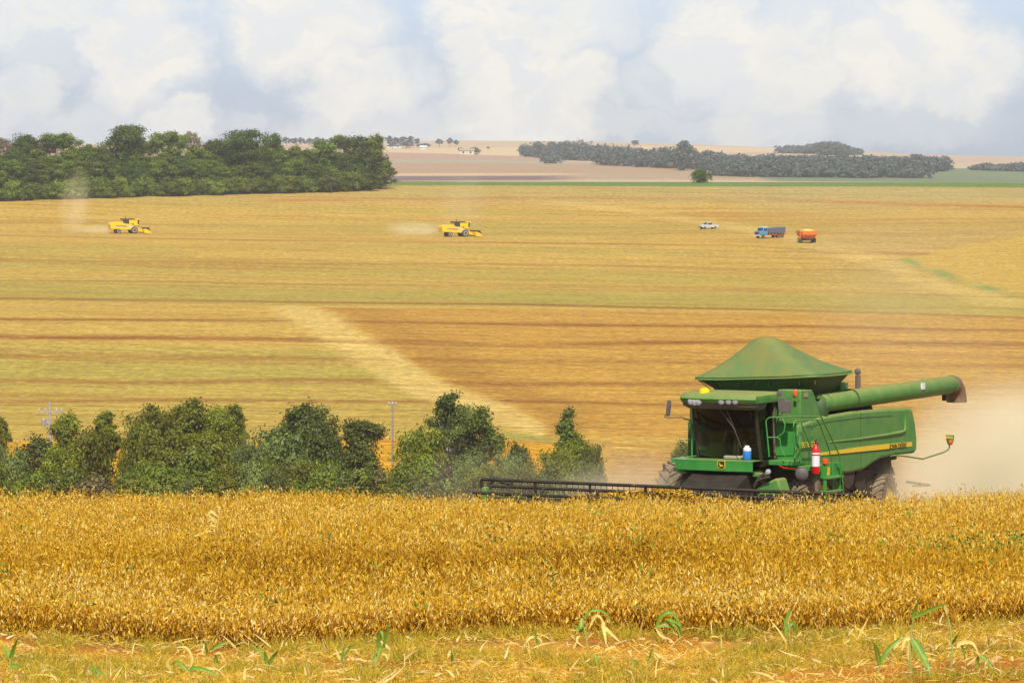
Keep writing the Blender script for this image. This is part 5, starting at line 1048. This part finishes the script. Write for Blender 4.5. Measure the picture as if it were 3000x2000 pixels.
fc.build('nose', skin, dv, 50); ey = MB(mf); ey.ball((.588, .185, 3.33), .012, .014, .010, 6); ey.ball((.588, .255, 3.33), .012, .014, .010, 6); ey.build('eyes', black, dv, 50); mo = MB(mf); mo.tube([(.588, .195, 3.255), (.582, .22, 3.25), (.588, .245, 3.255)], .007, 6); mo.build('mouth', boot, dv)
# ------------------------------------------------------------------ machines on the far stubble
ymat = mat('yellow_machine_paint', (.88, .56, .0), .45, .06); dgl = mat('dark_cab_glass', (.05, .045, .06), .15, .1); pur = mat('purple_grey_decal', (.25, .20, .28), .6, .1); silver = mat('silver_paint', (.62, .63, .66), .35, .06, metal=.2); sblue = mat('blue_truck_paint', (.07, .30, .58), .4, .08); tarpb = mat('blue_grey_tarpaulin', (.09, .12, .19), .8, .15); orm = mat('orange_paint', (.78, .17, .012), .5, .12, dust=.1); grain = mat('grain', (.90, .62, .10), .9, .15, nscale=9); whm = mat('white_wheel', (.8, .78, .74), .5, .05); tyrem = mat('dark_tyre', (.03, .028, .028), .9, .1, dust=.1)
def wheel2(fr, c, r_, w_, side, parent, rimm=whm, nm='wheel'):
    mb = MB(fr); mb.lathe(c, (0, 1, 0), [(-w_ / 2, r_ * .55), (-w_ / 2, r_ * .92), (-w_ * .35, r_), (w_ * .35, r_), (w_ / 2, r_ * .92), (w_ / 2, r_ * .55)], 24); o = mb.build(nm, tyrem, parent)
    rb = MB(fr); s_ = side * w_ / 2; rb.lathe((c[0], c[1] + s_ * .55, c[2]), (0, side, 0), [(0, r_ * .56), (w_ * .25, r_ * .58), (w_ * .27, r_ * .5), (w_ * .12, r_ * .42), (w_ * .15, r_ * .15), (w_ * .2, r_ * .12)], 20); rb.build('rim', rimm, o)
def local(px, py, label, name, cat_, heading, group=None):
    h = hit(px, py, 700, 1300); o = empty(name, tuple(h), heading); return tag(o, label, cat_, group), h[1]
I = lambda p: Vector(p)
# yellow combine: x forward, y to its left, z up; we see its right side (-y)
def yellow_combine(px, py, label, heading):
    o, D = local(px, py, label, 'yellow_combine_harvester', 'combine harvester', heading, 'yellow combine harvesters on the far stubble')
    b = MB(); b.prism([(-5.2, -1.45, 1.25), (-.6, -1.45, 1.0), (.5, -1.45, .95), (1.2, -1.45, 1.4), (1.4, -1.45, 2.3), (-1.6, -1.45, 2.6), (-2.1, -1.45, 3.05), (-5.1, -1.45, 2.95), (-5.35, -1.45, 2.4)], (0, 2.9, 0)); b.build('body', ymat, o, 30, .08)
    MB().box((-1.9, -1.3, 2.55), (1.0, 1.3, 3.55)).build('grain_tank', ymat, o, 0, .05); MB().box((-1.95, -1.36, 2.35), (-.3, -1.28, 3.62)).build('engine_grille', dgl, o, 0, .04)
    MB().prism([(-1.9, -1.3, 3.56), (1.0, -1.3, 3.56), (1.2, -1.35, 3.85), (-2.1, -1.35, 3.85)], (0, 2.65, 0)).build('tank_extension', dirty, o, 0, .02)
    c = MB(); c.box((.95, -1.1, 2.1), (2.35, .9, 2.3)); c.prism([(1.0, -1.1, 2.3), (2.0, -1.1, 2.3), (2.05, -1.1, 3.55), (1.0, -1.1, 3.55)], (0, 2.0, 0)); cb = c.build('cab', ymat, o, 0, .04)
    MB().prism([(2.03, -1.05, 2.4), (2.4, -1.0, 2.4), (2.55, -1.0, 3.5), (2.06, -1.05, 3.5)], (0, 1.95, 0)).build('windshield', dgl, cb, 0, .03); MB().box((.9, -1.25, 3.56), (2.75, 1.05, 3.76)).build('cab_roof', ymat, cb, 0, .05)
    MB().tube([(-1.2, -.9, 3.6), (-1.2, -.9, 4.35)], .09, 8).build('exhaust_pipe', black, o)
    MB().prism([(-4.0, -1.475, 1.95), (-1.2, -1.475, 1.72), (1.1, -1.475, 1.55), (1.2, -1.475, 1.85), (-.8, -1.475, 2.1), (-4.0, -1.475, 2.15)], (0, .02, 0)).build('decal', pur, o, 0); MB().prism([(-1.0, -1.49, 1.8), (1.0, -1.49, 1.62), (1.0, -1.49, 1.82), (-1.0, -1.49, 2.02)], (0, .01, 0)).build('decal', whm, o, 0)
    MB().tube([(.4, -1.6, 2.3), (2.6, -1.65, 1.75)], .05, 6).build('handrail', grey, o)
    for s_ in (-1, 1):
        wheel2(I, (1.0, s_ * 1.55, .88), .88, .65, s_, o); wheel2(I, (-3.1, s_ * 1.35, .62), .62, .45, s_, o)
    MB().prism([(1.0, -.6, .6), (1.0, -.6, 1.7), (3.5, -.6, 1.0), (3.5, -.6, .35)], (0, 1.2, 0)).build('feeder_house', ymat, o, 0, .03)
    h = MB(); h.prism([(3.3, -3.0, .25), (3.3, -3.0, 1.25), (3.55, -3.0, 1.25), (3.7, -3.0, .5), (5.0, -3.0, .2), (4.9, -3.0, .12)], (0, 6.0, 0)); h.prism([(3.3, -3.12, .15), (3.3, -3.12, 1.3), (4.2, -3.12, 1.05), (5.3, -3.12, .15)], (0, .14, 0)); h.build('header', ymat, o, 0, .02)
    r_ = MB(); 
    for i in range(6): a = i * math.pi / 3; r_.tube([(4.4 + .5 * math.cos(a), -2.9, 1.05 + .5 * math.sin(a)), (4.4 + .5 * math.cos(a), 2.9, 1.05 + .5 * math.sin(a))], .07, 5); [r_.tube([(4.4, y_, 1.05), (4.4 + .5 * math.cos(a), y_, 1.05 + .5 * math.sin(a))], .05, 4) for y_ in (-2.9, -1, 1, 2.9)]
    r_.tube([(4.4, -2.9, 1.05), (4.4, 2.9, 1.05)], .38, 10); r_.build('reel', black, o)
    return o
yellow_combine(378, 684, 'left yellow combine harvester, right below the forest edge', R(20)); yellow_combine(1346, 693, 'right yellow combine harvester, alone in the middle of the stubble', R(22))
# silver pickup, facing left
o, D = local(2076, 671, 'small silver pickup truck on the far stubble, left of the blue truck', 'pickup_truck', 'pickup truck', R(207))
b = MB(); pr = [(-2.6, .45), (2.45, .45), (2.6, .75), (2.55, 1.05), (1.2, 1.18), (.6, 1.75), (-.55, 1.78), (-.75, 1.15), (-2.6, 1.12)]
b.prism([(x, -.9, z) for x, z in pr], (0, 1.8, 0)); bdy = b.build('body', silver, o, 30, .06); MB().prism([(1.1, -.915, 1.2), (.58, -.915, 1.66), (-.48, -.915, 1.68), (-.6, -.915, 1.2)], (0, 1.83, 0)).build('side_window', dgl, bdy, 0)
MB().prism([(1.24, -.8, 1.2), (1.28, -.8, 1.2), (.70, -.8, 1.7), (.66, -.8, 1.7)], (0, 1.6, 0)).build('windshield', dgl, bdy, 0); MB().box((-2.5, -.78, 1.121), (-.85, .78, 1.135)).build('load_bed', dirty, bdy, 0); MB().box((2.56, -.8, .45), (2.68, .8, .65)).build('bumper', grey, bdy, 0, .02)
for y_ in (-.65, .65): MB().box((2.555, y_ - .18, .78), (2.60, y_ + .18, .95)).build('headlight', lampw, bdy, 0)
for x_ in (1.65, -1.55):
    for s_ in (-1, 1): wheel2(I, (x_, s_ * .82, .38), .38, .24, s_, o, silver)
# blue truck with tarpaulined dump body
o, D = local(2256, 697, 'blue lorry with dark load body parked beside the orange grain cart', 'blue_lorry', 'lorry', R(218))
MB().prism([(1.7, -1.1, .8), (4.3, -1.1, .8), (4.35, -1.1, 1.7), (3.4, -1.1, 1.85), (3.1, -1.1, 2.65), (1.7, -1.1, 2.65)], (0, 2.2, 0)).build('cab', sblue, o, 30, .08)
c = o.children[0]; MB().box((1.75, -1.0, 2.66), (3.0, 1.0, 2.85)).build('cab_roof', whm, c, 0, .05); MB().prism([(3.40, -.95, 1.9), (3.46, -.95, 1.9), (3.18, -.95, 2.58), (3.12, -.95, 2.58)], (0, 1.9, 0)).build('windshield', dgl, c, 0); MB().prism([(1.95, -1.115, 1.8), (3.15, -1.115, 1.8), (2.98, -1.115, 2.45), (1.95, -1.115, 2.45)], (0, 2.23, 0)).build('side_window', dgl, c, 0)
MB().box((4.33, -1.0, .95), (4.42, 1.0, 1.5)).build('grille', dgl, c, 0); MB().box((4.35, -1.1, .55), (4.55, 1.1, .8)).build('bumper', whm, c, 0, .03)
for y_ in (-.85, .85): MB().lathe((4.40, y_, 1.2), (1, 0, 0), [(0, .14), (.05, .14), (.08, .05)], 12).build('headlight', lampw, c)
MB().prism([(-4.2, -1.2, 1.35), (1.55, -1.2, 1.25), (1.55, -1.2, 2.45), (-4.2, -1.2, 2.75)], (0, 2.4, 0)).build('load_body', tarpb, o, 0, .05); MB().box((-4.2, -1.23, 2.3), (1.5, -1.205, 2.36)).build('side_rail', grey, o, 0)
f_ = MB(); f_.box((-4.3, -.5, .75), (3.8, .5, 1.05)); [f_.box((x_, -1.1, .7), (x_ + .16, 1.1, 1.24)) for x_ in (-4.1, -3.1, -2.2, -1.2, -.2, .9)]; f_.box((-4.5, -1.15, .9), (-4.25, 1.15, 1.1)); f_.build('frame', orm, o, 0, .02)
for x_ in (3.2, -1.9, -3.2):
    for s_ in (-1, 1): wheel2(I, (x_, s_ * .98, .5), .5, .30, s_, o, orm)
# orange grain cart heaped with beans, seen from its end
o, D = local(2364, 711, 'orange grain cart heaped with yellow beans on the far stubble', 'grain_cart', 'grain cart', R(285))
MB().loft([[(x_ * a, y_ * w_, z_) for x_, y_ in ((-1, -1), (1, -1), (1, 1), (-1, 1))] for a, w_, z_ in ((1.5, 1.2, 1.0), (2.3, 1.95, 2.0), (2.4, 2.0, 2.95))]).build('hopper', orm, o, 0, .04)
MB().lathe((0, 0, 2.9), (0, 0, 1), [(0, 1.9), (.15, 1.6), (.4, .8), (.5, .2)], 20).build('bean_heap', grain, o); 
for y_ in (-2.06, 2.02): MB().box((-2.3, y_, 2.5), (2.3, y_ + .05, 2.98)).build('side_board', orm, o, 0)
f_ = MB(); f_.box((-2.0, -.6, .7), (2.2, .6, .95)); f_.box((2.2, -.1, .6), (4.0, .1, .75)); [f_.tube([(x_, -1.7, .62), (x_, 1.7, .62)], .09, 8) for x_ in (-1.0, .6)]; [f_.tube([(1.9, y_, .8), (2.25, y_ * 1.3, 2.2)], .06, 6) for y_ in (-1, 1)]; f_.build('chassis', dirty, o, 0, .02)
MB().tube([(1.5, -2.3, 1.0), (1.9, -2.25, 2.6), (2.2, -1.6, 3.1)], .16, 10).build('unloading_auger', orm, o)
for x_ in (-1.0, .6):
    for s_ in (-1, 1): wheel2(I, (x_, s_ * 1.75, .60), .60, .5, s_, o)
# ------------------------------------------------------------------ air: haze and dust
hm = bpy.data.materials.new('haze_air'); hm.use_nodes = True; n = NT(hm.node_tree); n.n.clear()
pv = n.n.new('ShaderNodeVolumePrincipled'); pv.inputs['Color'].default_value = (.82, .89, 1.0, 1); pv.inputs['Density'].default_value = 7.0e-5; pv.inputs['Anisotropy'].default_value = -0.1
o_ = n.n.new('ShaderNodeOutputMaterial'); n.l.new(pv.outputs[0], o_.inputs['Volume'])
hz = MB().box((-6100, -480, float(GZ.min()) - 1.2), (6100, 6120, 48)).build('haze', hm, None, 0); tag(hz, kind='stuff')
def dust(label, c, size, rz, dens, colr, scale, seed, lift=.5, tail=0.0):
    """a closed body of dusty air, thickest near the ground and fading out towards its hull"""
    m = bpy.data.materials.new('dust_air'); m.use_nodes = True; n = NT(m.node_tree); n.n.clear(); tcn = n.n.new('ShaderNodeTexCoord'); gx_, gy_, gz_ = n.xyz(tcn.outputs['Object'])
    wv = n.comb(n.m('ADD', gx_, seed * 3.1), gy_, gz_)
    nz = n.noise(wv, scale, 4, .6); wob = n.m('MULTIPLY', n.m('SUBTRACT', n.noise(wv, scale * .45, 2), .5), .8)
    sx = lambda a: n.m('MULTIPLY', a, a)
    r2 = n.m('SQRT', n.m('ADD', n.m('ADD', sx(gx_), sx(gy_)), sx(n.m('ADD', gz_, 0))))
    f = n.mr(n.m('ADD', r2, wob), 1.0, .15, 0, 1, True); f = n.m('MULTIPLY', f, n.mr(r2, 1, .85, 0, 1, True)); f = n.m('MULTIPLY', f, n.mr(gz_, .9, -.5, 1 - lift, 1)); f = n.m('MULTIPLY', f, n.mr(nz, .35, .65, .25, 1.3))
    if tail: f = n.m('MULTIPLY', f, n.mr(gx_, -1, 1, 1 - tail, 1))
    pv = n.n.new('ShaderNodeVolumePrincipled'); pv.inputs['Color'].default_value = (*colr, 1); pv.inputs['Anisotropy'].default_value = -.4; n.put(pv.inputs['Density'], n.m('MULTIPLY', f, dens)); o_ = n.n.new('ShaderNodeOutputMaterial'); n.l.new(pv.outputs[0], o_.inputs['Volume'])
    mb = MB(); mb.ball((0, 0, 0), 1, n=12); o = mb.build('dust_cloud', m, None, 0); o.location = c; o.scale = size; o.rotation_euler = (0, 0, rz); return tag(o, label, 'dust cloud', kind='stuff')
DC = (.99, .885, .62)
def mpos(u_, v_, h): return tuple(RO + np.array([RU[0] * u_ + RV[0] * v_, RU[1] * u_ + RV[1] * v_, h]))
p = at(2990, 1400, 122); dust('thick pale dust cloud rolling out behind the green combine', (p[0] + .6, 122, -9.0), (5.4, 8, 3.7), 0, .95, DC, 1.7, 1, .6)
p = at(2720, 1050, 122); dust('thin veil of dust hanging above and behind the green combine', (p[0], 125, -5.5), (4.4, 8, 5.4), 0, .022, (.95, .82, .58), 1.5, 2, .3)
dust('low brown dust around the front wheel and feeder of the combine', mpos(-.2, -2.6, .9), (2.2, 2.8, 1.5), .3, .55, (.86, .72, .50), 1.4, 3, .5)
dust('dust whirling round the rear wheel of the combine', mpos(6.8, 1.2, .7), (2.6, 2.4, 1.4), 0, 1.0, (.93, .80, .55), 1.6, 4, .5)
dust('thin dust drifting over the left half of the reel', mpos(-1.0, -6.0, 1.0), (3.4, 3.2, 1.6), 0, .06, (.90, .82, .66), 1.4, 5, .5)
h = hit(215, 690, 700, 1300); dust('dust plume rising behind the left yellow combine', (h[0], h[1] + 3, h[2] + 8.0), (5.2, 8, 12), 0, .055, DC, 1.6, 6, .2)
h = hit(285, 684, 700, 1300); dust('low dust trail right behind the left yellow combine', (h[0], h[1] + 1, h[2] + 1.2), (8, 5, 2.0), 0, .13, DC, 1.3, 7, .5)
h = hit(1215, 690, 700, 1300); dust('low dust trail behind the right yellow combine', (h[0], h[1] + 1, h[2] + 1.6), (10, 6, 2.8), 0, .15, DC, 1.3, 8, .5, .5)
h = hit(1345, 690, 700, 1300); dust('thin dust column hanging above the right yellow combine', (h[0], h[1] + 12, h[2] + 9.0), (9, 8, 11), 0, .02, DC, 1.5, 9, .2)

# ------------------------------------------------------------------ labels: look-alikes are told apart by their place in the row
def ordinal(i): return '%d%s' % (i, 'th' if 10 < i % 100 < 14 else {1: 'st', 2: 'nd', 3: 'rd'}.get(i % 10, 'th'))
rows_ = {}
for o in sc.objects:
    if o.parent is None and 'label' in o and 'group' in o: rows_.setdefault(o['label'], []).append(o)
for lb_, L in rows_.items():
    if len(L) > 1:
        L.sort(key=lambda o: o.location.x / o.location.y)
        for i, o in enumerate(L): o['label'] = '%s, %s from the left' % (lb_, ordinal(i + 1))
